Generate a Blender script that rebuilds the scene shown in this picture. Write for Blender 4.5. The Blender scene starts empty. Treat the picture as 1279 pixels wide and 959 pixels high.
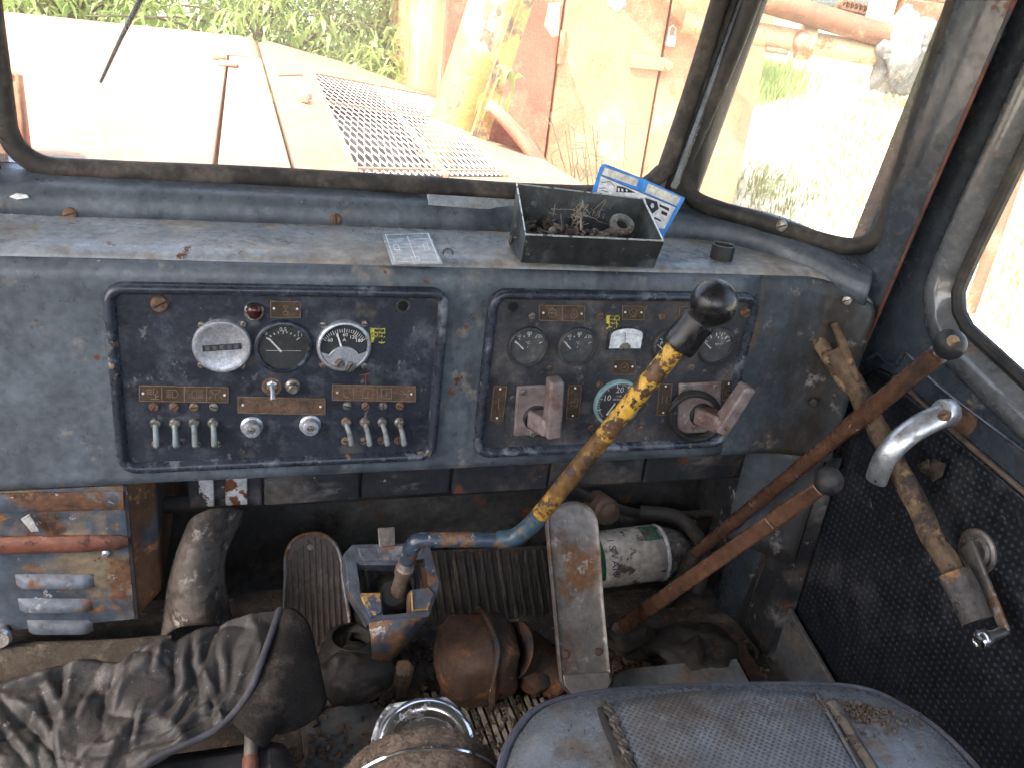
import bpy, bmesh, math, random
import numpy as np
from mathutils import Vector, Matrix, noise as mnoise
random.seed(7); rng = np.random.default_rng(7)
S = bpy.context.scene
COL = S.collection
# ------------------------------------------------------------ camera
FPX, CU, CV = 1050.0, 640.0, 480.0           # focal length and centre, in photograph pixels
CAM = np.array([0.0, 0.0, 1.1])
_vr = np.array([3900 - CU, 455 - CV, FPX]); _vd = np.array([350 - CU, 2830 - CV, FPX])
_vr /= np.linalg.norm(_vr); _vd /= np.linalg.norm(_vd)
_vr = _vr - _vd * (_vr @ _vd); _vr /= np.linalg.norm(_vr)
WR = np.array([_vr, np.cross(-_vd, _vr), -_vd])
cd = bpy.data.cameras.new('camera'); cam = bpy.data.objects.new('camera', cd); COL.objects.link(cam)
cd.sensor_fit = 'HORIZONTAL'; cd.sensor_width = 36; cd.lens = FPX / 1279 * 36; cd.clip_start = 0.02; cd.clip_end = 2000
_m = Matrix.Identity(4)
for i in range(3):
    _m[i][0] = WR[i][0]; _m[i][1] = -WR[i][1]; _m[i][2] = -WR[i][2]; _m[i][3] = CAM[i]
cam.matrix_world = _m
S.camera = cam
# ------------------------------------------------------------ light
SUN_EL, SUN_AZ = math.radians(56), math.radians(238)      # azimuth clockwise from +Y: behind and left of the cab
w = bpy.data.worlds.new('World'); S.world = w; w.use_nodes = True
nt = w.node_tree; nt.nodes.clear()
sky = nt.nodes.new('ShaderNodeTexSky'); sky.sky_type = 'NISHITA'; sky.sun_disc = False
sky.sun_elevation = SUN_EL; sky.sun_rotation = SUN_AZ; sky.air_density = .8; sky.dust_density = 6.0; sky.ozone_density = .6
bg = nt.nodes.new('ShaderNodeBackground'); bg.inputs[1].default_value = 0.15
wo = nt.nodes.new('ShaderNodeOutputWorld')
nt.links.new(sky.outputs[0], bg.inputs[0]); nt.links.new(bg.outputs[0], wo.inputs[0])
sd = bpy.data.lights.new('sun', 'SUN'); sd.energy = 2.25; sd.angle = math.radians(0.5); sd.color = (1, .95, .87)
sun = bpy.data.objects.new('sun', sd); COL.objects.link(sun)
sdir = Vector((math.sin(SUN_AZ) * math.cos(SUN_EL), math.cos(SUN_AZ) * math.cos(SUN_EL), math.sin(SUN_EL)))
sun.rotation_euler = sdir.to_track_quat('Z', 'Y').to_euler(); sun.location = (-6, -6, 8)
S.view_settings.view_transform = 'Standard'; S.view_settings.look = 'None'
S.view_settings.exposure = 2.95; S.view_settings.gamma = 1
S.cycles.max_bounces = 8; S.cycles.diffuse_bounces = 5; S.cycles.transparent_max_bounces = 16
S.cycles.use_denoising = True

# ------------------------------------------------------------ from photograph pixels to places on real planes
def ray(u, v): return WR @ np.array([u - CU, v - CV, FPX])
def PY(u, v, y): r = ray(u, v); return CAM + r * (y - CAM[1]) / r[1]
def PX(u, v, x): r = ray(u, v); return CAM + r * (x - CAM[0]) / r[0]
def PZ(u, v, z): r = ray(u, v); return CAM + r * (z - CAM[2]) / r[2]
def PN(u, v, p, n): r = ray(u, v); n = np.array(n, float); return CAM + r * ((np.array(p) - CAM) @ n) / (r @ n)
A = lambda *a: np.array(a, float)
def unit(v): v = np.array(v, float); return v / (np.linalg.norm(v) + 1e-12)

# ------------------------------------------------------------ mesh builder
class B:
    def __init__(s): s.v = []; s.f = []; s.mi = []
    def add(s, vs, fs, m=0):
        o = len(s.v); s.v += [tuple(map(float, p)) for p in vs]
        s.f += [tuple(i + o for i in f) for f in fs]; s.mi += [m] * len(fs); return s
    def box(s, c, size, R=None, m=0):
        h = np.array(size) / 2; R = np.eye(3) if R is None else R
        vs = [np.array(c) + R @ (h * A(x, y, z)) for x in (-1, 1) for y in (-1, 1) for z in (-1, 1)]
        return s.add(vs, [(0, 1, 3, 2), (4, 6, 7, 5), (0, 4, 5, 1), (2, 3, 7, 6), (0, 2, 6, 4), (1, 5, 7, 3)], m)
    def bar(s, p0, p1, wa, ta, nrm, wb=None, tb=None, m=0):
        p0, p1 = np.array(p0), np.array(p1); d = unit(p1 - p0); n = np.array(nrm, float); n = unit(n - d * (n @ d)); x = np.cross(d, n)
        wb = wa if wb is None else wb; tb = ta if tb is None else tb
        vs = [p + x * a * W / 2 + n * b * T / 2 for p, W, T in ((p0, wa, ta), (p1, wb, tb)) for a, b in ((-1, -1), (1, -1), (1, 1), (-1, 1))]
        return s.add(vs, [(3, 2, 1, 0), (4, 5, 6, 7), (0, 1, 5, 4), (1, 2, 6, 5), (2, 3, 7, 6), (3, 0, 4, 7)], m)
    def tube(s, path, r, n=12, caps=True, closed=False, up=None, flat=1.0, m=0, jit=0):
        P = [np.array(p, float) for p in path]; N = len(P)
        rs = [r] * N if np.isscalar(r) else list(r)
        up = A(0, 0, 1) if up is None else np.array(up, float)
        vs = []; prev = None
        for i in range(N):
            if closed: t = unit(P[(i + 1) % N] - P[i - 1])
            else: t = unit(P[min(i + 1, N - 1)] - P[max(i - 1, 0)])
            if prev is None:
                a = up - t * (up @ t)
                if np.linalg.norm(a) < 1e-3: a = A(1, 0, 0) - t * t[0]
            else: a = prev - t * (prev @ t)
            a = unit(a); prev = a; b = np.cross(t, a)
            for k in range(n):
                th = 2 * math.pi * k / n
                rr = rs[i] * (1 + (random.uniform(-jit, jit) if jit else 0))
                vs.append(P[i] + a * rr * flat * math.cos(th) + b * rr * math.sin(th))
        fs = []
        for i in range(N if closed else N - 1):
            j = (i + 1) % N
            for k in range(n): fs.append((i * n + k, i * n + (k + 1) % n, j * n + (k + 1) % n, j * n + k))
        if caps and not closed:
            fs.append(tuple(range(n - 1, -1, -1))); fs.append(tuple((N - 1) * n + k for k in range(n)))
        return s.add(vs, fs, m)
    def lathe(s, o, ax, prof, n=32, m=0):
        o = np.array(o, float); ax = unit(ax); a = A(0, 0, 1) if abs(ax[2]) < .9 else A(1, 0, 0)
        a = unit(a - ax * (a @ ax)); b = np.cross(ax, a); vs = []; idx = []
        for r, h in prof:
            if r < 1e-6: vs.append(o + ax * h); idx.append([len(vs) - 1] * n)
            else:
                st = len(vs); idx.append([st + k for k in range(n)])
                for k in range(n):
                    th = 2 * math.pi * k / n; vs.append(o + ax * h + (a * math.cos(th) + b * math.sin(th)) * r)
        fs = []
        for i in range(len(prof) - 1):
            for k in range(n):
                q = []
                for t in (idx[i][k], idx[i][(k + 1) % n], idx[i + 1][(k + 1) % n], idx[i + 1][k]):
                    if t not in q: q.append(t)
                if len(q) > 2: fs.append(tuple(q))
        return s.add(vs, fs, m)
    def ball(s, c, r, ax=(0, 0, 1), n=28, squash=1.0, m=0):
        return s.lathe(c, ax, [(r * math.sin(t), -r * squash * math.cos(t)) for t in np.linspace(0, math.pi, n // 2 + 1)], n, m)
    def prism(s, pts, ext, m=0, side=None):
        pts = [np.array(p, float) for p in pts]; n = len(pts); ext = np.array(ext, float)
        s.add(pts + [p + ext for p in pts], [tuple(range(n)), tuple(range(2 * n - 1, n - 1, -1))], m)
        o = len(s.v) - 2 * n
        for i in range(n):
            j = (i + 1) % n; s.f.append((o + i, o + j, o + n + j, o + n + i)); s.mi.append(m if side is None else side)
        return s
    def loops(s, L, closed=True, cap0=False, cap1=False, m=0):
        n = len(L[0]); vs = [p for l in L for p in l]; fs = []
        for i in range(len(L) - 1):
            for k in range(n if closed else n - 1):
                fs.append((i * n + k, i * n + (k + 1) % n, (i + 1) * n + (k + 1) % n, (i + 1) * n + k))
        if cap0: fs.append(tuple(range(n - 1, -1, -1)))
        if cap1: fs.append(tuple((len(L) - 1) * n + k for k in range(n)))
        return s.add(vs, fs, m)
    def ribbon(s, pts, wd, nrm, t=.0004, m=0):
        for p, q in zip(pts[:-1], pts[1:]):
            d = unit(np.array(q) - np.array(p)); s.bar(np.array(p) - d * wd * .3, np.array(q) + d * wd * .3, wd, t, nrm, m=m)
        return s
LOC = {}
def link(o, parent, loc):
    COL.objects.link(o); LOC[o.name] = np.array(loc, float)
    if parent is not None: o.parent = parent; o.location = np.array(loc) - LOC[parent.name]
    else: o.location = loc
    return o
def put(b, name, mats, parent=None, bevel=0, seg=2, smooth=35, solid=0, sub=0, base=False, recalc=True):
    V = np.array(b.v); lo, hi = V.min(0), V.max(0); c = (lo + hi) / 2
    if parent is None: c = A(c[0], c[1], lo[2])
    me = bpy.data.meshes.new(name); me.from_pydata([tuple(p) for p in V - c], [], b.f)
    mats = mats if isinstance(mats, (list, tuple)) else [mats]
    for m in mats: me.materials.append(m)
    if len(mats) > 1: me.polygons.foreach_set('material_index', b.mi)
    if recalc:
        bm = bmesh.new(); bm.from_mesh(me); bmesh.ops.recalc_face_normals(bm, faces=bm.faces); bm.to_mesh(me); bm.free()
    if smooth:
        me.shade_smooth(); me.set_sharp_from_angle(angle=math.radians(smooth))
    o = bpy.data.objects.new(name, me); link(o, parent, c)
    if solid: md = o.modifiers.new('solid', 'SOLIDIFY'); md.thickness = solid; md.offset = 0
    if bevel:
        md = o.modifiers.new('bevel', 'BEVEL'); md.width = bevel; md.segments = seg; md.limit_method = 'ANGLE'; md.angle_limit = math.radians(40); md.harden_normals = False
    if sub: md = o.modifiers.new('sub', 'SUBSURF'); md.levels = sub; md.render_levels = sub
    return o
def tag(o, label=None, cat=None, group=None, kind=None):
    for k, x in (('label', label), ('category', cat), ('group', group), ('kind', kind)):
        if x: o[k] = x
    return o
def thing(name, label, cat, loc, group=None):
    o = bpy.data.objects.new(name, None); o.empty_display_size = .02; link(o, None, loc); return tag(o, label, cat, group)
def copy_tree(o, delta, parent=None):
    c = o.copy(); COL.objects.link(c)
    if parent is None:
        c.location = np.array(o.location) + delta; LOC[c.name] = LOC[o.name] + delta
    else: c.parent = parent
    for ch in list(o.children):
        copy_tree(ch, delta, c)
    return c
def copy_part(o, delta):
    """a copy of a part (and its sub-parts) under the same thing, moved by delta"""
    c = o.copy(); COL.objects.link(c); c.location = np.array(o.location) + delta; LOC[c.name] = LOC[o.name] + delta
    for ch in list(o.children):
        d = ch.copy(); COL.objects.link(d); d.parent = c; LOC[d.name] = LOC[ch.name] + delta
    return c
def smoothpath(pts, k=6, closed=False):
    pts = [np.array(p, float) for p in pts]; n = len(pts); out = []
    for i in range(n if closed else n - 1):
        if closed: p0, p1, p2, p3 = pts[i - 1], pts[i], pts[(i + 1) % n], pts[(i + 2) % n]
        else: p0, p1, p2, p3 = pts[max(i - 1, 0)], pts[i], pts[i + 1], pts[min(i + 2, n - 1)]
        for t in np.arange(k) / k:
            out.append(.5 * ((2 * p1) + (-p0 + p2) * t + (2 * p0 - 5 * p1 + 4 * p2 - p3) * t * t + (-p0 + 3 * p1 - 3 * p2 + p3) * t ** 3))
    if not closed: out.append(pts[-1])
    return out
def resample(pts, n, closed=True):
    P = np.array(pts, float)
    if closed: P = np.vstack([P, P[:1]])
    d = np.r_[0, np.cumsum(np.linalg.norm(np.diff(P, axis=0), axis=1))]
    t = np.linspace(0, d[-1], n, endpoint=not closed)
    return np.stack([np.interp(t, d, P[:, k]) for k in range(P.shape[1])], 1)
def rrect(x0, x1, z0, z1, r, n=6):
    out = []
    for cx, cz, a0 in ((x1 - r, z1 - r, 0), (x0 + r, z1 - r, 90), (x0 + r, z0 + r, 180), (x1 - r, z0 + r, 270)):
        for k in range(n + 1):
            a = math.radians(a0 + 90 * k / n); out.append((cx + r * math.cos(a), cz + r * math.sin(a)))
    return out
_txt = {}
def text_into(b, s, pos, h, xax, yax, nrm, t=.0005, align='CENTER', m=0):
    """flat printed lettering, cap height h, centred on pos"""
    key = s
    if key not in _txt:
        cu = bpy.data.curves.new('lettering', 'FONT'); cu.body = s; cu.size = 1; cu.align_x = 'CENTER'; cu.align_y = 'CENTER'; cu.resolution_u = 2
        ob = bpy.data.objects.new('lettering', cu); me = bpy.data.meshes.new_from_object(ob)
        _txt[key] = ([tuple(v.co) for v in me.vertices], [tuple(p.vertices) for p in me.polygons])
        bpy.data.objects.remove(ob); bpy.data.curves.remove(cu); bpy.data.meshes.remove(me)
    vs, fs = _txt[key]; k = h / .7
    xax, yax, nrm = np.array(xax), np.array(yax), np.array(nrm)
    b.add([np.array(pos) + xax * v[0] * k + yax * v[1] * k + nrm * t for v in vs], fs, m)

# ------------------------------------------------------------ materials
def newmat(name):
    m = bpy.data.materials.new(name); m.use_nodes = True; n = m.node_tree; b = n.nodes['Principled BSDF']; return m, n, b
def nd(n, t, **k):
    x = n.nodes.new(t)
    for a, v in k.items(): setattr(x, a, v)
    return x
def worn(name, base, var=.25, vs=7, layers=(), rough=.5, metal=0, bump=.15, bs=70, spec=.5, rvar=.15, stretch=(1, 1, 1), dots=None, speck=.2, coat=0):
    """paint, metal, cloth ... : base colour varied by noise, then layers of (colour, scale, lo, hi, rough, metal[, stretch]) where a noise passes a threshold"""
    m, n, bs_ = newmat(name); L = n.links.new
    tc = nd(n, 'ShaderNodeTexCoord'); oi = nd(n, 'ShaderNodeObjectInfo')
    ml = nd(n, 'ShaderNodeMath', operation='MULTIPLY'); L(oi.outputs['Random'], ml.inputs[0]); ml.inputs[1].default_value = 37.0
    va = nd(n, 'ShaderNodeVectorMath', operation='ADD'); L(tc.outputs['Object'], va.inputs[0]); L(ml.outputs[0], va.inputs[1])
    def vec(st):
        if st == (1, 1, 1): return va.outputs[0]
        mp = nd(n, 'ShaderNodeVectorMath', operation='MULTIPLY'); L(va.outputs[0], mp.inputs[0]); mp.inputs[1].default_value = st; return mp.outputs[0]
    def noise(scale, st=(1, 1, 1), det=8, rg=.6):
        t = nd(n, 'ShaderNodeTexNoise'); t.inputs['Scale'].default_value = scale; t.inputs['Detail'].default_value = det; t.inputs['Roughness'].default_value = rg
        L(vec(st), t.inputs['Vector']); return t.outputs['Fac']
    def mr(src, a, b, c, d):
        r = nd(n, 'ShaderNodeMapRange'); L(src, r.inputs[0])
        for i, x in enumerate((a, b, c, d)): r.inputs[i + 1].default_value = x
        return r.outputs[0]
    def mixc(f, a, b):
        x = nd(n, 'ShaderNodeMix', data_type='RGBA'); L(f, x.inputs[0])
        for s_, c in ((x.inputs[6], a), (x.inputs[7], b)):
            if hasattr(c, 'links'): L(c, s_)
            else: s_.default_value = (*c, 1)
        return x.outputs[2]
    def mixf(f, a, b):
        x = nd(n, 'ShaderNodeMix', data_type='FLOAT'); L(f, x.inputs[0])
        for s_, c in ((x.inputs[2], a), (x.inputs[3], b)):
            if hasattr(c, 'links'): L(c, s_)
            else: s_.default_value = c
        return x.outputs[0]
    base = np.array(base); n1 = noise(vs, stretch)
    col = mixc(mr(n1, .3, .7, 0, 1), base * (1 - var), np.minimum(base * (1 + var), 1))
    n2 = noise(bs)
    ro = mr(n2, .3, .7, rough - rvar, rough + rvar)
    hgt = mr(n2, 0, 1, 0, 1)
    met = metal
    for ly in layers:
        c, sc, lo, hi, r_, m_ = ly[:6]; st = ly[6] if len(ly) > 6 else (1, 1, 1)
        f = mr(noise(sc, st, 10, .68), .5 + (lo - .5) * .7, .5 + (hi - .5) * .7, 0, 1)
        c2 = mixc(mr(noise(sc * 6), .35, .65, 0, 1), np.array(c) * .75, np.minimum(np.array(c) * 1.25, 1))
        col = mixc(f, col, c2); ro = mixf(f, ro, r_); met = mixf(f, met, m_)
        hh = nd(n, 'ShaderNodeMath', operation='MULTIPLY_ADD'); L(f, hh.inputs[0]); hh.inputs[1].default_value = .5; L(hgt, hh.inputs[2]); hgt = hh.outputs[0]
    if dots:   # fine relief grid: (axis a, axis b, pitch, dot colour, staggered)
        sx = nd(n, 'ShaderNodeSeparateXYZ'); L(tc.outputs['Object'], sx.inputs[0])
        def tri(o, ph=0):
            a1 = nd(n, 'ShaderNodeMath', operation='MULTIPLY_ADD'); L(o, a1.inputs[0]); a1.inputs[1].default_value = 1 / dots[2]; a1.inputs[2].default_value = ph
            a2 = nd(n, 'ShaderNodeMath', operation='FRACT'); L(a1.outputs[0], a2.inputs[0])
            a3 = nd(n, 'ShaderNodeMath', operation='SUBTRACT'); L(a2.outputs[0], a3.inputs[0]); a3.inputs[1].default_value = .5
            a4 = nd(n, 'ShaderNodeMath', operation='MULTIPLY'); L(a3.outputs[0], a4.inputs[0]); L(a3.outputs[0], a4.inputs[1]); return a4.outputs[0]
        def grid(ph):
            s1 = nd(n, 'ShaderNodeMath', operation='ADD'); L(tri(sx.outputs[dots[0]], ph), s1.inputs[0]); L(tri(sx.outputs[dots[1]], ph), s1.inputs[1])
            return mr(s1.outputs[0], .035, .07, 1, 0)
        g = grid(.1)
        if dots[4]:
            g2 = grid(.6); mx = nd(n, 'ShaderNodeMath', operation='MAXIMUM'); L(g, mx.inputs[0]); L(g2, mx.inputs[1]); g = mx.outputs[0]
        gm = nd(n, 'ShaderNodeMath', operation='MULTIPLY'); L(g, gm.inputs[0]); L(mr(noise(9), .35, .6, .35, 1), gm.inputs[1])
        col = mixc(gm.outputs[0], col, dots[3])
        hh = nd(n, 'ShaderNodeMath', operation='MULTIPLY_ADD'); L(g, hh.inputs[0]); hh.inputs[1].default_value = dots[5]; L(hgt, hh.inputs[2]); hgt = hh.outputs[0]
    if speck:
        sp_ = nd(n, 'ShaderNodeMix', data_type='RGBA', blend_type='MULTIPLY'); sp_.inputs[0].default_value = 1; L(col, sp_.inputs[6])
        a_ = mr(noise(vs * 3.3, (1, 1, 1), 6, .65), .34, .66, 1 - speck, 1 + speck); b_ = mr(noise(bs * 1.3, (1, 1, 1), 4, .6), .34, .66, 1 - speck, 1 + speck)
        pm = nd(n, 'ShaderNodeMath', operation='MULTIPLY'); L(a_, pm.inputs[0]); L(b_, pm.inputs[1]); L(pm.outputs[0], sp_.inputs[7]); col = sp_.outputs[2]
    L(col, bs_.inputs['Base Color']); L(ro, bs_.inputs['Roughness'])
    if hasattr(met, 'links'): L(met, bs_.inputs['Metallic'])
    else: bs_.inputs['Metallic'].default_value = met
    bs_.inputs['Specular IOR Level'].default_value = spec; bs_.inputs['Coat Weight'].default_value = coat
    bp = nd(n, 'ShaderNodeBump'); bp.inputs['Strength'].default_value = bump; bp.inputs['Distance'].default_value = .004
    L(hgt, bp.inputs['Height']); L(bp.outputs[0], bs_.inputs['Normal'])
    return m
def glassmat(name, tint, dust, refl=.06):
    m, n, b = newmat(name); n.nodes.remove(b); L = n.links.new; out = n.nodes['Material Output']
    tr = nd(n, 'ShaderNodeBsdfTransparent'); tr.inputs[0].default_value = (*tint, 1)
    gl = nd(n, 'ShaderNodeBsdfGlossy'); gl.inputs['Roughness'].default_value = .03
    lw = nd(n, 'ShaderNodeLayerWeight'); lw.inputs[0].default_value = .15
    mf = nd(n, 'ShaderNodeMath', operation='MULTIPLY'); L(lw.outputs['Fresnel'], mf.inputs[0]); mf.inputs[1].default_value = refl * 8
    m1 = nd(n, 'ShaderNodeMixShader'); L(mf.outputs[0], m1.inputs[0]); L(tr.outputs[0], m1.inputs[1]); L(gl.outputs[0], m1.inputs[2])
    df = nd(n, 'ShaderNodeBsdfDiffuse'); df.inputs[0].default_value = (.6, .57, .5, 1)
    tl = nd(n, 'ShaderNodeBsdfTranslucent'); tl.inputs[0].default_value = (.6, .57, .5, 1)
    m0 = nd(n, 'ShaderNodeMixShader'); L(df.outputs[0], m0.inputs[1]); L(tl.outputs[0], m0.inputs[2])
    tc = nd(n, 'ShaderNodeTexCoord'); nz = nd(n, 'ShaderNodeTexNoise'); nz.inputs['Scale'].default_value = 5; nz.inputs['Detail'].default_value = 10; L(tc.outputs['Object'], nz.inputs['Vector'])
    r = nd(n, 'ShaderNodeMapRange'); L(nz.outputs['Fac'], r.inputs[0]); r.inputs[1].default_value = .35; r.inputs[2].default_value = .7; r.inputs[3].default_value = dust * .3; r.inputs[4].default_value = dust
    m2 = nd(n, 'ShaderNodeMixShader'); L(r.outputs[0], m2.inputs[0]); L(m1.outputs[0], m2.inputs[1]); L(m0.outputs[0], m2.inputs[2]); L(m2.outputs[0], out.inputs[0])
    return m
RUST = (.13, .045, .016); DUST = (.26, .22, .17); NAVY = (.022, .026, .036); BLUE = (.086, .102, .115)
MT = {}
MT['dash'] = worn('dash_paint', BLUE, .25, 5, [((.045, .055, .066), 9, .55, .7, .45, 0, (1, 1, .25)), (DUST, 14, .62, .8, .85, 0), (RUST, 18, .7, .73, .9, 0), ((.6, .6, .56), 45, .79, .8, .7, 0)], .36, bump=.12, spec=.5)
MT['ledge'] = worn('skylit_ledge_paint', (.25, .268, .275), .25, 6, [((.25, .225, .19), 5, .47, .64, .6, 0), ((.24, .205, .16), 16, .56, .72, .8, 0), (RUST, 25, .7, .73, .9, 0), ((.6, .6, .56), 60, .77, .78, .7, 0)], .28, bump=.15)  # base lightened beyond the face paint to carry the sky's reflection; dust layers on top
MT['panel'] = worn('instrument_plate_paint', NAVY, .3, 9, [((.075, .085, .10), 22, .52, .75, .5, 0), ((.13, .13, .13), 60, .66, .72, .6, 0, (1, 1, .6)), ((.09, .07, .05), 10, .64, .8, .8, 0)], .42, bump=.12, bs=160)
MT['rim'] = worn('rim_paint', (.028, .034, .046), .3, 9, [((.15, .17, .19), 16, .56, .66, .35, .2), ((.2, .13, .08), 30, .68, .72, .8, 0)], .3, bump=.08)
MT['panel2'] = worn('dusty_plate_paint', (.03, .031, .036), .3, 9, [((.10, .092, .085), 12, .48, .75, .75, 0), ((.15, .14, .125), 60, .66, .72, .7, 0), ((.11, .08, .055), 8, .6, .8, .85, 0)], .5, bump=.12, bs=160)
MT['dark'] = worn('grimy_dark_paint', (.022, .024, .027), .4, 8, [((.17, .165, .15), 9, .58, .74, .7, 0, (.5, 1, 1)), ((.07, .06, .05), 12, .52, .7, .85, 0), (RUST, 16, .64, .72, .9, 0), ((.3, .3, .28), 22, .7, .73, .7, 0)], .55, bump=.25)
MT['firewall'] = worn('grimy_firewall', (.03, .031, .03), .4, 6, [((.085, .085, .075), 6, .5, .7, .7, 0, (.6, 1, 1)), ((.02, .016, .013), 9, .55, .66, .9, 0), (RUST, 14, .62, .7, .9, 0)], .6, bump=.35)
MT['grime'] = worn('oily_grime', (.018, .015, .012), .5, 10, [((.06, .045, .03), 14, .52, .7, .9, 0), ((.10, .05, .025), 20, .66, .74, .9, 0)], .7, bump=.6, bs=40)
MT['cabpaint'] = worn('cab_paint', (.040, .050, .061), .25, 5, [((.02, .024, .028), 10, .55, .7, .4, 0), (RUST, 14, .68, .72, .9, 0), ((.2, .18, .15), 20, .68, .8, .8, 0)], .25, bump=.08, coat=.2)
MT['doorpaint'] = worn('glossy_door_paint', (.042, .052, .064), .25, 5, [((.03, .035, .04), 10, .55, .7, .4, 0), (RUST, 14, .7, .74, .9, 0), ((.22, .2, .17), 20, .66, .78, .7, 0)], .24, bump=.08, coat=.3)
MT['doorrim'] = worn('rubbed_door_rim', (.115, .12, .122), .2, 5, [((.08, .09, .10), 7, .52, .66, .3, 0), ((.14, .09, .06), 16, .62, .7, .7, 0)], .2, bump=.06, coat=.5)
MT['endplate'] = worn('stained_dash_end', (.058, .07, .08), .3, 6, [((.032, .027, .022), 5, .45, .62, .55, 0, (1, 1, .35)), ((.12, .078, .048), 10, .6, .74, .85, 0, (1, 1, .45)), ((.22, .21, .19), 26, .62, .76, .8, 0)], .5, bump=.2)
MT['rubber'] = worn('old_rubber', (.016, .0145, .013), .3, 8, [((.07, .06, .048), 12, .5, .75, .85, 0)], .6, bump=.2)
MT['rubberdust'] = worn('dusty_rubber', (.035, .03, .025), .3, 8, [((.12, .10, .08), 14, .45, .7, .9, 0)], .7, bump=.25)
MT['black'] = worn('black_plastic', (.012, .012, .013), .2, 10, [((.05, .045, .04), 18, .58, .8, .6, 0)], .28, bump=.05, rvar=.08)
MT['blackmat'] = worn('black_matt', (.012, .012, .014), .3, 12, [((.05, .045, .04), 20, .55, .8, .8, 0)], .55, bump=.15)
MT['chrome'] = worn('polished_steel', (.72, .73, .75), .1, 10, [((.12, .09, .07), 25, .62, .7, .7, .3)], .14, 1, bump=.04, rvar=.06, speck=.05)
MT['alu'] = worn('dull_aluminium', (.52, .54, .56), .12, 12, [((.25, .22, .18), 30, .62, .75, .6, .5)], .38, .85, bump=.12)
MT['silver'] = worn('silver_bezel', (.5, .52, .55), .08, 30, [((.22, .2, .17), 40, .66, .76, .6, .4)], .42, .7, bump=.12, bs=300)
MT['screw'] = worn('screw_steel', (.3, .29, .26), .3, 40, [((.16, .10, .05), 60, .5, .62, .8, .2)], .4, .8, bump=.15, bs=300)
MT['rustscrew'] = worn('rusty_screw', (.17, .10, .06), .4, 60, [], .7, .3, bump=.4, bs=300)
MT['brassplate'] = worn('brown_label_plate', (.075, .05, .034), .25, 30, [((.12, .08, .05), 40, .5, .7, .6, .2), ((.05, .045, .04), 60, .62, .7, .6, 0)], .45, .25, bump=.1, bs=200)
MT['copperplate'] = worn('worn_copper_plate', (.14, .085, .055), .25, 30, [((.08, .055, .04), 50, .5, .62, .6, .2)], .5, .25, bump=.15, bs=200)
MT['engrave'] = worn('engraved_brass', (.24, .175, .115), .2, 80, [], .5, .4, bump=.05)
MT['white'] = worn('white_print', (.75, .75, .72), .08, 40, [], .6, bump=0)
MT['ivory'] = worn('ivory_dial', (.72, .74, .74), .08, 40, [((.35, .32, .28), 60, .66, .8, .8, 0)], .5, bump=0)
MT['dial'] = worn('black_dial', (.022, .025, .028), .2, 20, [((.09, .09, .085), 25, .52, .8, .8, 0)], .6, bump=.03)
MT['dialdust'] = worn('dusty_dial', (.05, .055, .058), .2, 20, [((.14, .135, .125), 22, .45, .8, .85, 0)], .6, bump=.03)
MT['teal'] = worn('teal_ring', (.20, .34, .33), .15, 20, [((.3, .3, .27), 40, .6, .75, .7, 0)], .45, bump=.05)
MT['yellowmark'] = worn('yellow_stencil', (.55, .5, .05), .2, 200, [((.03, .034, .04), 130, .52, .56, .6, 0)], .6, bump=0)
MT['redmark'] = worn('red_pencil', (.2, .05, .03), .3, 200, [], .7, bump=0)
MT['redlens'] = worn('red_lens', (.05, .008, .008), .2, 30, [], .15, bump=.05)
MT['pinkplastic'] = worn('dusty_pink_plastic', (.19, .15, .137), .2, 16, [((.13, .06, .04), 10, .52, .66, .6, 0), ((.33, .29, .26), 30, .62, .75, .8, 0)], .5, bump=.12)
MT['yellowrod'] = worn('chipped_yellow_paint', (.56, .32, .045), .15, 20, [((.13, .075, .04), 34, .50, .53, .45, .3), ((.06, .038, .022), 95, .56, .59, .6, .2)], .35, bump=.35)
MT['wornrod'] = worn('worn_brown_rod', (.15, .085, .04), .25, 25, [((.55, .3, .03), 20, .56, .58, .4, 0), ((.05, .035, .025), 50, .6, .63, .6, 0)], .3, .35, bump=.2)
MT['bluerod'] = worn('chipped_blue_rod', (.035, .05, .07), .3, 30, [((.16, .09, .05), 30, .54, .57, .6, .2), ((.3, .28, .24), 70, .64, .66, .6, .2)], .35, bump=.25)
MT['bluetape'] = worn('blue_paint_band', (.038, .075, .098), .25, 30, [((.1, .09, .07), 40, .58, .66, .6, 0), ((.04, .05, .06), 70, .6, .64, .6, 0)], .4, bump=.2)
MT['gate'] = worn('gate_casting', (.055, .062, .075), .3, 18, [((.17, .09, .045), 16, .53, .6, .7, .1), ((.32, .31, .29), 30, .63, .68, .5, .3)], .45, bump=.3)
MT['gateyellow'] = worn('gate_yellow', (.34, .19, .04), .3, 30, [((.03, .05, .09), 30, .48, .52, .5, 0), ((.10, .05, .03), 60, .58, .63, .7, 0)], .5, bump=.4)
MT['brownlever'] = worn('brown_lever_paint', (.10, .05, .03), .25, 12, [((.05, .03, .022), 16, .55, .66, .5, .1), ((.25, .2, .15), 40, .7, .74, .6, .1), ((.16, .085, .04), 9, .55, .7, .35, 0)], .28, bump=.12)
MT['wood'] = worn('old_stick_wood', (.14, .09, .05), .4, 30, [((.04, .03, .022), 18, .5, .62, .85, 0, (1, 1, .5)), ((.30, .19, .09), 35, .6, .68, .8, 0, (1, 1, .3))], .8, bump=.8, bs=60)
MT['woodtip'] = worn('stick_broken_tip', (.25, .17, .10), .3, 60, [((.08, .05, .03), 40, .5, .6, .9, 0)], .85, bump=.8)
MT['pedal'] = worn('worn_steel_pedal', (.17, .155, .14), .2, 10, [((.15, .075, .032), 9, .5, .66, .75, .2), ((.34, .32, .29), 40, .6, .72, .5, .5)], .45, .45, bump=.2)
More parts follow.
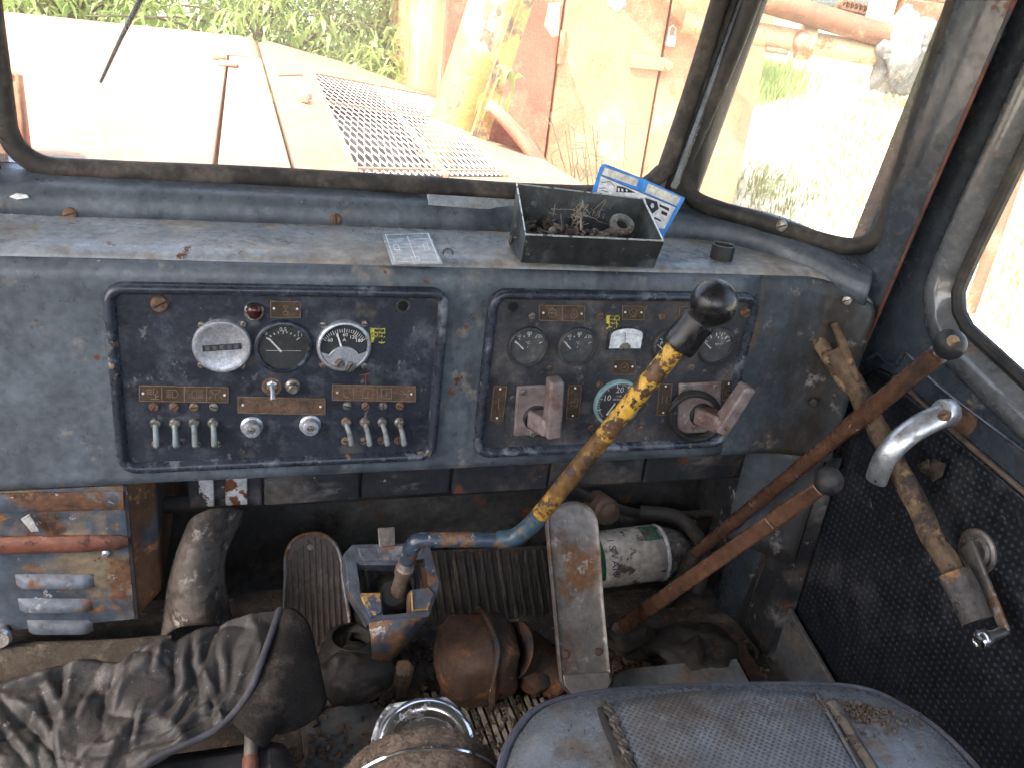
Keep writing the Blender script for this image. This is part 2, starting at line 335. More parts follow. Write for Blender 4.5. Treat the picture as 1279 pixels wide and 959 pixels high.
MT['pedalrib'] = worn('ribbed_pedal_rubber', (.065, .052, .042), .3, 12, [((.12, .10, .08), 25, .55, .7, .8, 0)], .6, bump=.25)
MT['heater'] = worn('rusting_blue_paint', (.055, .072, .092), .3, 9, [((.16, .125, .08), 7, .50, .64, .75, 0), ((.105, .05, .025), 10, .53, .6, .85, 0), ((.16, .085, .04), 26, .6, .66, .85, 0), ((.06, .03, .018), 20, .64, .68, .9, 0), ((.36, .36, .35), 45, .72, .74, .6, 0)], .42, bump=.3)
MT['rustband'] = worn('rust_red_band', (.14, .05, .03), .3, 14, [((.24, .17, .14), 18, .6, .72, .7, 0), ((.07, .03, .02), 30, .56, .64, .9, 0)], .6, bump=.4)
MT['rustheater'] = worn('rusty_heater_side', (.11, .055, .028), .3, 8, [((.055, .06, .065), 9, .54, .62, .6, 0), ((.30, .15, .06), 22, .6, .68, .8, 0)], .6, bump=.35)
MT['duct'] = worn('grey_brown_leather', (.11, .092, .075), .35, 14, [((.05, .04, .032), 14, .48, .62, .9, 0), ((.36, .33, .28), 30, .6, .75, .85, 0)], .75, bump=.5)
MT['cloth'] = worn('dark_grey_cloth', (.036, .033, .030), .2, 6, [((.13, .12, .11), 8, .58, .8, .9, 0), ((.16, .15, .14), 90, .68, .72, .9, 0)], .5, bump=.22, bs=400, spec=.35)
MT['clothdark'] = worn('cloth_lining', (.022, .02, .018), .3, 8, [((.07, .06, .05), 14, .55, .75, .9, 0)], .9, bump=.3, bs=300, spec=.1)
MT['piping'] = worn('cloth_piping', (.05, .05, .056), .2, 20, [], .7, bump=.3, bs=300)
MT['floor'] = worn('dirty_floor', (.05, .04, .031), .4, 9, [((.12, .09, .062), 14, .5, .66, .95, 0), ((.02, .018, .016), 8, .52, .64, .7, 0), ((.2, .16, .12), 60, .66, .7, .95, 0)], .85, bump=.8, bs=50)
MT['dirt'] = worn('crumbled_earth', (.085, .06, .042), .45, 60, [((.2, .15, .11), 90, .6, .66, .95, 0)], .95, bump=.5, bs=200)
MT['mat'] = worn('rubber_mat_ribs', (.27, .235, .19), .25, 20, [((.05, .04, .03), 22, .5, .6, .9, 0)], .8, bump=.35)
MT['greyplate'] = worn('dusty_grey_sheet', (.085, .09, .092), .3, 8, [((.13, .10, .075), 12, .5, .7, .9, 0), ((.03, .03, .03), 20, .6, .7, .7, 0)], .6, bump=.3)
MT['casting'] = worn('rusty_casting', (.095, .056, .036), .35, 10, [((.04, .045, .055), 9, .5, .62, .6, .1), ((.20, .09, .045), 16, .58, .68, .8, 0), ((.26, .25, .24), 50, .7, .73, .6, .2)], .6, bump=.45)
MT['hose'] = worn('dark_ribbed_hose', (.02, .017, .015), .35, 12, [((.08, .065, .05), 14, .52, .7, .9, 0)], .6, bump=.3)
MT['bottle'] = worn('dirty_bottle_plastic', (.09, .085, .075), .3, 14, [((.03, .025, .02), 18, .5, .62, .8, 0), ((.3, .3, .3), 40, .64, .72, .3, 0)], .3, bump=.15)
MT['labelwhite'] = worn('stained_paper_label', (.36, .33, .28), .25, 20, [((.07, .055, .04), 25, .54, .62, .8, 0)], .6, bump=.2)
MT['labelgreen'] = worn('green_label', (.015, .11, .05), .3, 20, [((.05, .05, .04), 30, .58, .66, .8, 0)], .5, bump=.1)
MT['vinyl'] = worn('grey_blue_vinyl', (.105, .108, .108), .15, 8, [((.09, .10, .11), 14, .55, .75, .45, 0), ((.10, .075, .05), 7, .54, .66, .95, 0)], .28, bump=.12, bs=260, coat=.15)
MT['vinyldots'] = worn('perforated_vinyl', (.135, .138, .138), .15, 8, [((.10, .075, .053), 7, .46, .68, .95, 0), ((.2, .17, .13), 50, .68, .74, .9, 0)], .55, bump=.25, bs=200, dots=(0, 1, .0066, (.04, .04, .042), True, -2.5))
MT['vinylpipe'] = worn('seat_piping', (.062, .06, .07), .2, 20, [], .4, bump=.1)
MT['seatside'] = worn('seat_side_vinyl', (.03, .03, .034), .3, 12, [((.09, .075, .06), 14, .55, .75, .9, 0)], .5, bump=.2)
MT['foam'] = worn('torn_seam_backing', (.09, .072, .052), .3, 40, [((.05, .04, .03), 50, .52, .62, .9, 0)], .9, bump=.8)
MT['doorvinyl'] = worn('black_dotted_vinyl', (.009, .0105, .0135), .3, 7, [((.035, .036, .037), 9, .52, .75, .7, 0), ((.10, .10, .095), 70, .72, .76, .8, 0)], .42, bump=.2, dots=(1, 2, .0105, (.04, .044, .05), False, 1.2))
MT['fuzzy'] = worn('brown_fuzzy_carpet', (.17, .125, .09), .35, 50, [((.22, .18, .13), 90, .55, .68, .95, 0), ((.2, .03, .02), 14, .72, .76, .9, 0)], .95, bump=1.0, bs=180, spec=.1)
MT['boxblack'] = worn('scratched_black_tin', (.022, .025, .026), .3, 12, [((.07, .08, .082), 16, .5, .7, .5, 0), ((.17, .16, .14), 40, .66, .72, .8, 0)], .42, bump=.15)
MT['bareedge'] = worn('bare_tin_edge', (.6, .62, .6), .2, 60, [((.1, .1, .1), 60, .56, .62, .6, .2)], .4, .6, bump=.1)
MT['washer'] = worn('grey_washer', (.20, .20, .17), .2, 40, [((.10, .07, .05), 40, .58, .68, .8, .2)], .45, .5, bump=.2)
MT['smallrust'] = worn('rusty_hardware', (.08, .06, .045), .5, 60, [((.2, .17, .13), 60, .55, .65, .8, .2)], .6, .4, bump=.3)
MT['fluff'] = worn('cotton_fluff', (.32, .26, .2), .3, 60, [], .95, bump=.4)
MT['cardblue'] = worn('card_blue', (.055, .27, .72), .05, 20, [], .55, bump=.03)
MT['cardpale'] = worn('card_paper', (.68, .66, .56), .06, 40, [], .7, bump=.03)
MT['cardwhite'] = worn('card_white', (.76, .77, .75), .04, 40, [], .7, bump=.03)
MT['ink'] = worn('card_ink', (.02, .022, .04), .2, 80, [], .7, bump=0)
MT['idplate'] = worn('aluminium_data_plate', (.44, .47, .48), .15, 25, [((.28, .34, .38), 12, .5, .68, .4, .6), ((.3, .24, .16), 60, .64, .72, .8, .2)], .42, .45, bump=.1)
MT['clear'] = worn('clear_shard', (.35, .36, .34), .3, 60, [], .12, bump=.2)
# outside
MT['hood'] = worn('faded_orange_hood', (.31, .165, .105), .05, 2, [((.33, .185, .125), 3, .5, .7, .55, 0), ((.30, .145, .09), 12, .68, .74, .8, 0)], .5, bump=.05)
MT['hooddark'] = worn('hood_gap_rust', (.22, .09, .05), .3, 10, [], .8, bump=.2)
MT['wire'] = worn('pale_wire', (.5, .36, .32), .15, 30, [], .6, bump=0)
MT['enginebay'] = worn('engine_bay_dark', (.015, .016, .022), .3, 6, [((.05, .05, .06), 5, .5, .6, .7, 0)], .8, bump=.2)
MT['post'] = worn('peeling_yellow_post', (.36, .225, .07), .12, 3, [((.40, .30, .17), 2.2, .5, .6, .6, 0), ((.14, .10, .07), 7, .575, .595, .8, 0, (1, 1, .55))], .5, bump=.2)
MT['container'] = worn('faded_red_steel', (.38, .145, .09), .1, 1.2, [((.50, .26, .16), 2.4, .55, .68, .7, 0), ((.31, .12, .075), 5, .66, .8, .8, 0)], .6, bump=.08)
MT['containerpale'] = worn('bleached_red_steel', (.46, .225, .125), .1, 1.2, [((.56, .36, .22), 2, .5, .75, .7, 0), ((.38, .18, .105), 5, .66, .8, .8, 0)], .6, bump=.08)
MT['pipe'] = worn('rust_brown_pipe', (.17, .07, .038), .2, 3, [((.28, .14, .085), 5, .55, .68, .7, 0)], .5, bump=.1)
MT['creampipe'] = worn('cream_pipe', (.5, .37, .22), .15, 3, [((.35, .17, .08), 7, .6, .68, .8, 0)], .5, bump=.1)
MT['rag'] = worn('grey_rag', (.16, .16, .155), .3, 6, [((.3, .29, .27), 8, .52, .66, .9, 0), ((.3, .16, .08), 12, .7, .76, .9, 0)], .85, bump=.3)
MT['ground'] = worn('pale_trodden_earth', (.50, .45, .37), .12, 1.2, [((.36, .31, .23), 2.2, .56, .72, .95, 0), ((.2, .22, .10), 1.1, .62, .7, .95, 0)], .95, bump=.2, bs=12, spec=.2)
MT['bark'] = worn('grey_bark', (.16, .12, .09), .3, 12, [], .9, bump=.6)
def leafmat(name, col, tr):
    m, n, b = newmat(name); L = n.links.new
    oi = nd(n, 'ShaderNodeTexCoord'); nz = nd(n, 'ShaderNodeTexNoise'); nz.inputs['Scale'].default_value = 2.2; nz.inputs['Detail'].default_value = 6; L(oi.outputs['Object'], nz.inputs['Vector'])
    x = nd(n, 'ShaderNodeMix', data_type='RGBA'); r = nd(n, 'ShaderNodeMapRange'); L(nz.outputs['Fac'], r.inputs[0]); r.inputs[1].default_value = .3; r.inputs[2].default_value = .7
    L(r.outputs[0], x.inputs[0]); x.inputs[6].default_value = (*(np.array(col) * .6), 1); x.inputs[7].default_value = (*(np.array(col) * 1.4), 1)
    L(x.outputs[2], b.inputs['Base Color']); b.inputs['Roughness'].default_value = .45
    t = nd(n, 'ShaderNodeBsdfTranslucent'); t.inputs[0].default_value = (*tr, 1); mx = nd(n, 'ShaderNodeMixShader'); mx.inputs[0].default_value = .35
    L(b.outputs[0], mx.inputs[1]); L(t.outputs[0], mx.inputs[2]); L(mx.outputs[0], n.nodes['Material Output'].inputs[0]); return m
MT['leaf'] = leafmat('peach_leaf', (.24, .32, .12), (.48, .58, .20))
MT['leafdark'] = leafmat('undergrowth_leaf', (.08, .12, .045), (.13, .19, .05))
MT['grass'] = leafmat('dry_grass', (.26, .29, .11), (.34, .38, .14))
MT['straw'] = leafmat('straw', (.42, .36, .22), (.3, .25, .15))
MT['pane'] = glassmat('window_glass', (.93, .96, .94), .15, .05)
MT['lens'] = glassmat('gauge_glass', (.9, .9, .9), .10, .05)
# ============================================================ THE CAB
FZ = .08
X_, Y_, Z_ = A(1, 0, 0), A(0, 1, 0), A(0, 0, 1)
def struct(b, name, mat, **k): return tag(put(b, name, mat, **k), kind='structure')
struct(B().box((0, .2, FZ - .02), (1.96, 2.3, .04)), 'floor', MT['floor'])
struct(B().box((-.05, 1.315, .36), (1.98, .03, .84)), 'front_wall', MT['firewall'])
struct(B().box((-.03, .22, 1.64), (2.0, 2.14, .05)), 'roof', MT['cabpaint'], bevel=.01)
b = B(); b.box((-.05, -.88, .42), (1.9, .03, .78)); b.box((-.05, -.88, 1.56), (1.9, .03, .11))
for x in (-.95, .87): b.box((x, -.88, 1.16), (.1, .03, .70))
struct(b, 'rear_wall', MT['cabpaint'])
b = B(); b.box((-1.0, .20, .36), (.03, 2.13, .56)); b.box((-1.0, .20, 1.51), (.03, 2.13, .21))
for y in (1.2, -.8): b.box((-1.0, y, 1.08), (.04, .13, .90))
struct(b, 'left_wall', MT['cabpaint'])
b = B(); b.box((.93, -.49, .80), (.03, .75, 1.6)); struct(b, 'right_wall', MT['cabpaint'])
# kick wall at the right end under the dashboard, ahead of the door
b = B(); b.box((.905, 1.14, .27), (.03, .33, .46)); struct(b, 'side_wall', MT['dark'])

# ---------------- dashboard
dash = thing('dashboard', 'long blue-grey painted steel dashboard with dusty ledge under the windscreen', 'dashboard', (0, 1.05, .5))
r = .032; fil = [(1.0 + r - r * math.cos(t), .80 - r + r * math.sin(t)) for t in np.linspace(0, math.pi / 2, 9)]
prof = [(1.10, .508), (1.03, .508), (1.012, .503), (1.004, .5), (1.0, .506), (.999, .512), (1.0002, .516), (1.0005, .53)] + [(1.0, z) for z in np.linspace(.55, .75, 9)] + fil[:5]
xs = np.linspace(-.99, .708, 44); xe = np.linspace(.7085, .885, 26)
bw = lambda x: max(0, (x - .775) / .11) ** 2.2
def dentz(x): return .0012 * mnoise.noise((x * 9, 0, 3))
b = B(); b.loops([[A(x, y + dentz(x + z), z) for x in xs] for y, z in prof], closed=False)
put(b, 'face_panel', MT['dash'], dash, solid=.003)
b = B(); b.loops([[A(x, y + dentz(x + z) - .040 * bw(x), z - .03 * bw(x) * max(0, (z - .6) / .2)) for x in xe] for y, z in prof], closed=False)
put(b, 'face_end', MT['endplate'], dash, solid=.003)
prof = fil[4:] + [(1.06, .8005), (1.10, .801), (1.15, .802), (1.20, .803)]
b = B(); b.loops([[A(x, y + dentz(x + z) - .040 * bw(x), z + .6 * dentz(x * .7 + y * 5) - .03 * bw(x)) for x in np.r_[np.linspace(-.99, .708, 44), xe]] for y, z in prof], closed=False)
put(b, 'top_ledge', MT['ledge'], dash, solid=.003)
rp = smoothpath([(-.99, 1.142, .8), (-.3, 1.145, .8), (.2, 1.15, .8), (.5, 1.155, .8), (.63, 1.155, .8), (.70, 1.145, .8), (.742, 1.115, .8), (.772, 1.075, .795), (.80, 1.035, .787), (.825, 1.004, .779), (.848, .982, .771), (.868, .968, .766)], 6)
pr = [(0, -.004), (.001, .012), (.003, .024), (.007, .032), (.014, .037), (.024, .0395), (.036, .043), (.05, .0465), (.065, .05)]
L = []
for i, p in enumerate(rp):
    t = unit(A(*(rp[min(i + 1, len(rp) - 1)] - rp[max(i - 1, 0)]))); o = unit(np.cross(Z_, t)) ; L.append([p + o * a + Z_ * h for a, h in pr])
b = B(); b.loops(L, closed=False); b.add(L[-1], [tuple(range(len(L[-1])))]); put(b, 'ridge', MT['dash'], dash, solid=.0025, smooth=50)
for q in ([(12, 247), (20, 243), (34, 245), (36, 248), (22, 250)], [(4, 272), (14, 269), (28, 272), (30, 275), (10, 276)]):
    b = B(); b.prism([PY(u, v, 1.1405) for u, v in q], (0, .004, 0)); put(b, 'bare_chip', MT['white'], dash)
# torn sheet over the ridge beside the tin box
b = B(); q = [PY(534, 243, 1.172), PY(650, 250, 1.176), PY(650, 266, 1.159), PY(536, 256, 1.158)]
b.prism(q, (0, .002, -.002)); put(b, 'torn_patch', MT['ledge'], dash, bevel=.001)
# right end: the face turns into the side of the cab
b = B(); L = []
for z in np.linspace(.30, .512, 8):
    L.append([A(.80, 1.06, z), A(.82, 1.03, z), A(.838, 1.01, z), A(.852, .99, z), A(.866, .980, z), A(.88, .968, z)])
b.loops(L, closed=False); put(b, 'end_plate', MT['endplate'], dash, solid=.003)
# lower beam under the face
b = B(); 
for x0, x1 in ((-.08, .02), (.023, .16), (.163, .30), (.303, .46), (.463, .63), (.633, .885)):
    b = B(); y = 1.095 + random.uniform(-.004, .004); b.box(((x0 + x1) / 2, y, .452), (x1 - x0, .016, .10)); put(b, 'beam_panel', MT['dark'], dash, bevel=.003)
b = B(); b.box((-.055, 1.083, .455), (.02, .012, .09)); b.box((-.015, 1.083, .455), (.03, .012, .09)); put(b, 'white_bracket', worn('flaking_white', (.42, .42, .41), .2, 20, [(RUST, 20, .56, .6, .9, 0), ((.03, .03, .03), 14, .58, .62, .8, 0)], .7, bump=.3), dash, bevel=.002)
b = B(); b.box((.04, 1.084, .475), (.05, .006, .028)); put(b, 'green_chip', worn('flaking_green', (.10, .26, .2), .3, 20, [((.03, .03, .03), 20, .48, .52, .8, 0), (RUST, 30, .6, .64, .9, 0)], .7, bump=.3), dash, bevel=.002)
b = B(); b.tube([A(-.99, 1.10, .40), A(.88, 1.12, .395)], .012); put(b, 'cross_tube', MT['grime'], dash)
def screw(c, ax, r, name, mat, parent, h=.003, slot=0.6):
    b = B(); b.lathe(c, ax, [(r * 1.0, -.002), (r, h * .4), (r * .86, h * .85), (r * .5, h), (0, h)], 16)
    ax = unit(ax); a = unit(np.cross(ax, A(.3, .2, 1))); a = unit(a * math.cos(slot) + np.cross(ax, a) * math.sin(slot))
    b.bar(np.array(c) - a * r * .8 + ax * h, np.array(c) + a * r * .8 + ax * h, r * .22, .0006, ax, m=1)
    return put(b, name, [mat, MT['grime']], parent, smooth=30)
screw(PY(88, 268, 1.146), (0, -1, .1), .0085, 'bolt', MT['rustscrew'], dash, .004)
screw(PY(420, 274, 1.149), (0, -1, .1), .0075, 'bolt', MT['rustscrew'], dash, .004, 2.0)
screw(PX(1059, 376, .845), (-.8, -.6, .1), .0075, 'bolt', MT['screw'], dash, .005)
screw(A(.835, .977, .60), (-.55, -.83, 0), .0075, 'bolt', MT['dark'], dash, .004)
# riveted data plate on the ledge
b = B(); q = [PZ(477, 294, .8035), PZ(537, 292, .8045), PZ(553, 331, .8035), PZ(490, 332, .803)]; b.prism(q, (0, 0, .0014)); dp = put(b, 'data_plate', MT['idplate'], dash, bevel=.0005)
b = B(); qc = lambda s, t: (1 - t) * ((1 - s) * q[0] + s * q[1]) + t * ((1 - s) * q[3] + s * q[2]) + Z_ * .0018
for P in ([(.07, .05), (.95, .05), (.95, .95), (.07, .95), (.07, .05)], [(.5, .14), (.5, .85)], [(.2, .5), (.8, .5)], [(.15, .42), (.25, .42), (.25, .58), (.15, .58), (.15, .42)], [(.75, .42), (.85, .42), (.85, .58), (.75, .58), (.75, .42)], [(.43, .8), (.57, .8), (.57, .92), (.43, .92), (.43, .8)], [(.1, .22), (.4, .22)], [(.62, .24), (.9, .24)]):
    b.ribbon([qc(*p) for p in P], .0011, Z_)
put(b, 'engraving', MT['white'], dp)
b = B(); b.tube([PZ(560 + 6 * math.cos(a), 316 - 4.5 * math.sin(a), .804) for a in np.linspace(-.3, 3.4, 12)], .0009, 6); tag(put(b, 'wire_clip', MT['blackmat']), 'tiny bent black wire clip lying beside the data plate on the ledge', 'wire clip')

# ---------------- windscreen
YW = 1.195
ext = lambda p, q, k: np.array(q) + (np.array(q) - np.array(p)) * k
ws = thing('windscreen', 'wide front windscreen with dusty black rubber seal above the dashboard', 'window', PY(300, 217, YW))
pl = [PY(u, v, YW) for u, v in [(3, 120), (7, 155), (22, 187), (55, 208), (110, 213), (300, 220), (520, 232), (640, 240), (755, 243), (800, 236), (826, 217), (838, 195)]]
top = 1.53
pl = [A(pl[0][0] - .004, YW, top)] + pl; d = PY(900, 0, YW); pl += [d, ext(PY(838, 195, YW), d, 1.1)]; pl[-1][2] = max(pl[-1][2], top)
wl = smoothpath(pl, 5, False) + [A(.66, YW, top + .005), A(-.2, YW, top + .005)]
b = B(); b.tube(wl, .0135, 12, closed=True, up=Y_); put(b, 'rubber_seal', MT['rubberdust'], ws)
b = B(); b.prism([p + A(0, .004, 0) for p in wl], (0, .004, 0)); put(b, 'glass_pane', MT['pane'], ws, smooth=0)
# metal under the seal, header and left post
fr = ws
b = B(); b.box((-.08, 1.24, .822), (1.44, .06, .06)); put(b, 'lower_rail', MT['cabpaint'], fr, bevel=.004)
b = B(); b.box((.0, 1.22, 1.575), (1.96, .06, .08)); put(b, 'header', MT['cabpaint'], fr, bevel=.004)
b = B(); b.box((-.328, 1.215, 1.19), (.085, .05, .75)); b.box((-.68, 1.215, 1.19), (.62, .03, .75)); put(b, 'left_post', MT['cabpaint'], fr, bevel=.004)
lo, hi = PY(846, 232, 1.2), PY(930, 0, 1.2); hi = ext(lo, hi, .75)
b = B(); b.bar(lo - Z_ * .04, hi, .06, .03, (0, 1, 0)); put(b, 'post', MT['rubber'], fr, bevel=.008)
b = B(); b.tube([PY(842, 236, 1.176), PY(868, 165, 1.178), PY(928, 0, 1.18), ext(PY(842, 236, 1.176), PY(928, 0, 1.18), .7)], .0055, 10); put(b, 'post_strip', MT['cabpaint'], fr)

# ---------------- corner window
ca, cb = A(.655, 1.2, 0), A(.905, .985, 0); cn = unit(A(cb[1] - ca[1], -(cb[0] - ca[0]), 0)); 
PC = lambda u, v, off=0: PN(u, v, ca + cn * off, cn)
cw = thing('corner_window', 'angled corner pane with thick rounded black rubber seal beside the pillar', 'window', PC(980, 300))
pl = [PC(u, v) for u, v in [(862, 190), (854, 222), (866, 248), (900, 263), (940, 274), (985, 289), (1030, 303), (1064, 309), (1090, 302), (1106, 280), (1125, 225)]]
d = PC(940, 0); e = PC(1196, 0)
pl = [ext(pl[0], d, .9), d] + pl + [e, ext(pl[-1], e, .9)]
pl[0][2] = pl[-1][2] = top
cl = smoothpath(pl, 5, False)
b = B(); b.tube(cl, .0135, 12, closed=True, up=cn); put(b, 'rubber_seal', MT['rubber'], cw)
b = B(); b.prism([p - cn * .004 for p in cl], -cn * .004); put(b, 'glass_pane', MT['pane'], cw, smooth=0)
screw(PC(977, 283, .016), cn, .0085, 'bolt', MT['screw'], cw, .005); screw(PC(1180, 61, .014), cn, .0085, 'bolt', MT['dark'], cw, .005)
b = B(); o2 = [PC(u, v, -.012) for u, v in [(838, 236), (900, 262), (985, 285), (1060, 305), (1112, 280), (1135, 290), (1085, 365), (1040, 335), (985, 312), (900, 292), (840, 275)]]
b.prism(o2, -cn * .012); put(b, 'lower_frame', MT['cabpaint'], cw, bevel=.002)

# ---------------- pillar between corner window and door
b = B(); sec = [(.878, .022), (.889, -.006), (.900, -.022), (.904, -.020), (.945, .03), (.945, .10), (.89, .08)]
yp_ = lambda z: .978 + .022 + (.7 - z) * .148
b.loops([[A(x, yp_(z) + dy, z) for x, dy in sec] for z in (.06, .4, .7, 1.0, 1.62)], cap0=True, cap1=True); pil = put(b, 'cab_pillar', MT['cabpaint'], bevel=.002)
tag(pil, 'blue-grey steel pillar between corner window and door, its edge rubbed to rust', 'pillar')
b = B(); b.tube([A(.9005, yp_(z) - .0225, z) for z in (.1, .5, .9, 1.6)], .0026, 8); put(b, 'rusty_edge', worn('red_rust_edge', (.13, .045, .03), .4, 12, [((.05, .05, .055), 8, .55, .62, .6, 0)], .6, bump=.2), pil)

# ---------------- door
XD = .935
door = thing('cab_door', 'dark blue cab door with black dotted vinyl lining and rounded window', 'door', A(XD, .6, .1))
w0 = [PX(u, v, XD) for u, v in [(1279, 190), (1240, 270), (1206, 342), (1196, 372), (1202, 402), (1222, 424), (1279, 476)]]
tp = ext(w0[1], w0[0], 2.6); rr_ = ext(w0[5], w0[6], 6.0)
k = (1.50 - w0[0][2]) / (w0[0][2] - w0[1][2]); tp = w0[0] + (w0[0] - w0[1]) * k
bt = w0[6] + (w0[6] - w0[5]) * ((.02 - w0[6][1]) / (w0[6][1] - w0[5][1]))
win = smoothpath([bt, w0[6], w0[5], w0[4], w0[3], w0[2], w0[1], w0[0], tp], 6)[:-1] + [tp, A(XD, tp[1] - .03, 1.53), A(XD, .06, 1.53), A(XD, .02, 1.49)]
win = resample(win, 120)
def offs(P, o):
    T = np.roll(P, -1, 0) - np.roll(P, 1, 0); T /= np.linalg.norm(T, axis=1)[:, None]
    N = np.stack([0 * T[:, 0], T[:, 2], -T[:, 1]], 1)
    c = P.mean(0); s = 1 if ((P + N * .01 - c) ** 2).sum() > ((P - c) ** 2).sum() else -1
    return P + N * o * s
L = []
for o, dx in ((-.002, .012), (.004, 0), (.012, -.004), (.02, -.016), (.032, -.02), (.044, -.017), (.055, -.006), (.06, .0), (.066, .001), (.074, -.003), (.085, -.003)):
    q = offs(win, o); q[:, 0] = XD + dx; L.append(q)
c = win.mean(0); y0, y1, z0, z1 = -.12, 1.04, .10, 1.60
last = []
for p in L[-1]:
    d = p - c; ks = [((y1 if d[1] > 0 else y0) - c[1]) / d[1] if abs(d[1]) > 1e-6 else 99, ((z1 if d[2] > 0 else z0) - c[2]) / d[2] if abs(d[2]) > 1e-6 else 99]
    last.append(A(XD - .002, c[1] + d[1] * min(ks), c[2] + d[2] * min(ks)))
L.append([.5 * (a + bb) for a, bb in zip(L[-1], last)]); L[-1] = [A(XD - .003, p[1], p[2]) for p in L[-1]]; L.append(last); L.append([p + A(.03, 0, 0) for p in last])
b = B(); L = [list(map(np.array, l)) for l in L]
for i in range(len(L) - 1): b.loops(L[i:i + 2], m=1 if 1 <= i <= 5 else 0)
bmw = b; o_ = put(b, 'door_skin', [MT['doorpaint'], MT['doorrim']], door, smooth=0)
bm = bmesh.new(); bm.from_mesh(o_.data); bmesh.ops.remove_doubles(bm, verts=bm.verts, dist=1e-6); bmesh.ops.recalc_face_normals(bm, faces=bm.faces); bm.to_mesh(o_.data); bm.free(); o_.data.shade_smooth(); o_.data.set_sharp_from_angle(angle=math.radians(60))
b = B(); q = offs(win, -.001); b.tube(list(q), .0095, 10, closed=True, up=X_); put(b, 'rubber_seal', MT['rubber'], door)
b = B(); b.prism(list(win + A(.005, 0, 0)), (.004, 0, 0)); put(b, 'glass_pane', MT['pane'], door, smooth=0)
XV = .926
vin = [(1085, 468), (1096, 460), (1112, 468), (1128, 488), (1150, 507), (1190, 545), (1279, 622), (1400, 730), (1420, 1200), (1180, 1080), (1050, 862), (1000, 775), (978, 738), (985, 705), (1040, 575), (1070, 505)]
b = B(); b.prism([PX(u, v, XV) for u, v in vin], (.007, 0, 0)); put(b, 'vinyl_lining', MT['doorvinyl'], door, bevel=.003, seg=3)
b = B(); b.tube(smoothpath([PX(u, v, XV - .001) for u, v in [(1118, 470), (1140, 492), (1190, 538), (1279, 614), (1400, 722)]], 4), .004, 8); put(b, 'lining_trim', worn('brown_trim', (.12, .085, .06), .3, 20, [((.05, .05, .05), 20, .5, .6, .6, 0)], .45, bump=.2), door)
b = B(); b.tube(smoothpath([PX(u, v, XD - .004) for u, v in [(1084, 450), (1096, 443), (1108, 452), (1120, 456), (1130, 442), (1140, 447), (1175, 483), (1279, 562), (1400, 660)]], 5), .0045, 8, flat=.6); put(b, 'pressed_rib', MT['cabpaint'], door)
# torn flap in the lining
for f_ in ([(1147, 580), (1161, 573), (1165, 597), (1150, 588)], [(1166, 572), (1182, 580), (1178, 594), (1166, 602), (1162, 585)]):
    b = B(); p = [PX(u, v, XV - .002 - .012 * (i % 2)) for i, (u, v) in enumerate(f_)]; b.prism(p, (-.0012, 0, 0)); put(b, 'torn_flap', MT['foam'], door)
# pull lever of the lock
b = B(); b.lathe(PX(1207, 523, XD), (-1, 0, 0), [(.022, 0), (.022, .004), (.012, .006), (.011, .065), (0, .065)], 20); put(b, 'lever_pivot', MT['rustscrew'], door)
hp = smoothpath([PX(u, v, x) for u, v, x in [(1196, 514, .878), (1184, 517, .868), (1168, 523, .855), (1145, 535, .835), (1122, 553, .815), (1104, 576, .805), (1094, 602, .810)]], 6)
n_ = len(hp); b = B(); b.tube(hp, [.013 + .006 * math.sin(min(1, i / n_ * 2) * 1.5) - .004 * (i / n_) for i in range(n_)], 14, up=X_, flat=.6); ha = put(b, 'lever_handle', MT['alu'], door, sub=1)
b = B(); b.lathe(PX(1188, 516, .878), (-1, -.1, .1), [(0, 0), (.0165, 0), (.0185, .003), (.0185, .015), (.0165, .019), (0, .02)], 28); put(b, 'lever_eye', MT['alu'], ha, bevel=.001)
screw(PX(1180, 519, .852), (-1, -.2, .2), .007, 'lever_bolt', MT['rustscrew'], ha, .006)
# window winder
b = B(); cc = PX(1222, 688, XV); b.lathe(cc, (-1, 0, 0), [(.030, 0), (.030, .003), (.026, .005), (.022, .004), (.02, .009), (0, .01)], 32)
for i in range(20):
    a = i * 2 * math.pi / 20; b.box(cc + A(-.008, .0185 * math.cos(a), .0185 * math.sin(a)), (.006, .003, .003))
wi = put(b, 'winder_plate', MT['pedal'], door)
b = B(); p0, p1 = PX(1213, 690, .900), PX(1256, 786, .885); b.bar(p0 + (p0 - p1) * .12, p0 + (p1 - p0) * .35, .026, .006, X_, .02, .006); b.bar(p0 + (p1 - p0) * .33, p1 + (p1 - p0) * .04, .02, .006, X_, .012, .006); put(b, 'winder_arm', MT['pedal'], door, bevel=.002)
p1 = PX(1254, 789, .882); ax = unit(A(-.85, -.1, -.1)); b = B(); b.lathe(p1, ax, [(.007, 0), (.008, .008), (.0075, .018), (.010, .026), (.0125, .033), (.0125, .039), (.0095, .044), (.006, .0455), (.0055, .0435), (0, .0435)], 24); put(b, 'winder_knob', MT['chrome'], door)
# sill plate and rubber strip at the foot of the door
b = B(); b.prism([PX(u, v, .905) for u, v in [(947, 775), (952, 762), (976, 744), (1048, 868), (990, 868)]], (.01, 0, 0)); put(b, 'kick_plate', MT['greyplate'], door, bevel=.003)
b = B(); b.tube(smoothpath([PX(u, v, .895) for u, v in [(1010, 580), (985, 640), (945, 735), (938, 770), (948, 800), (985, 868), (1030, 950)]], 5), .006, 10); put(b, 'rubber_strip', MT['rubber'], door)
b = B(); b.prism([PZ(u, v, FZ + .012) for u, v in [(905, 800), (918, 795), (962, 862), (944, 868)]], (0, 0, .01)); tag(put(b, 'sill_strip', MT['casting'], bevel=.002), 'narrow brown metal strip along the floor edge beside the door sill', 'sill strip')
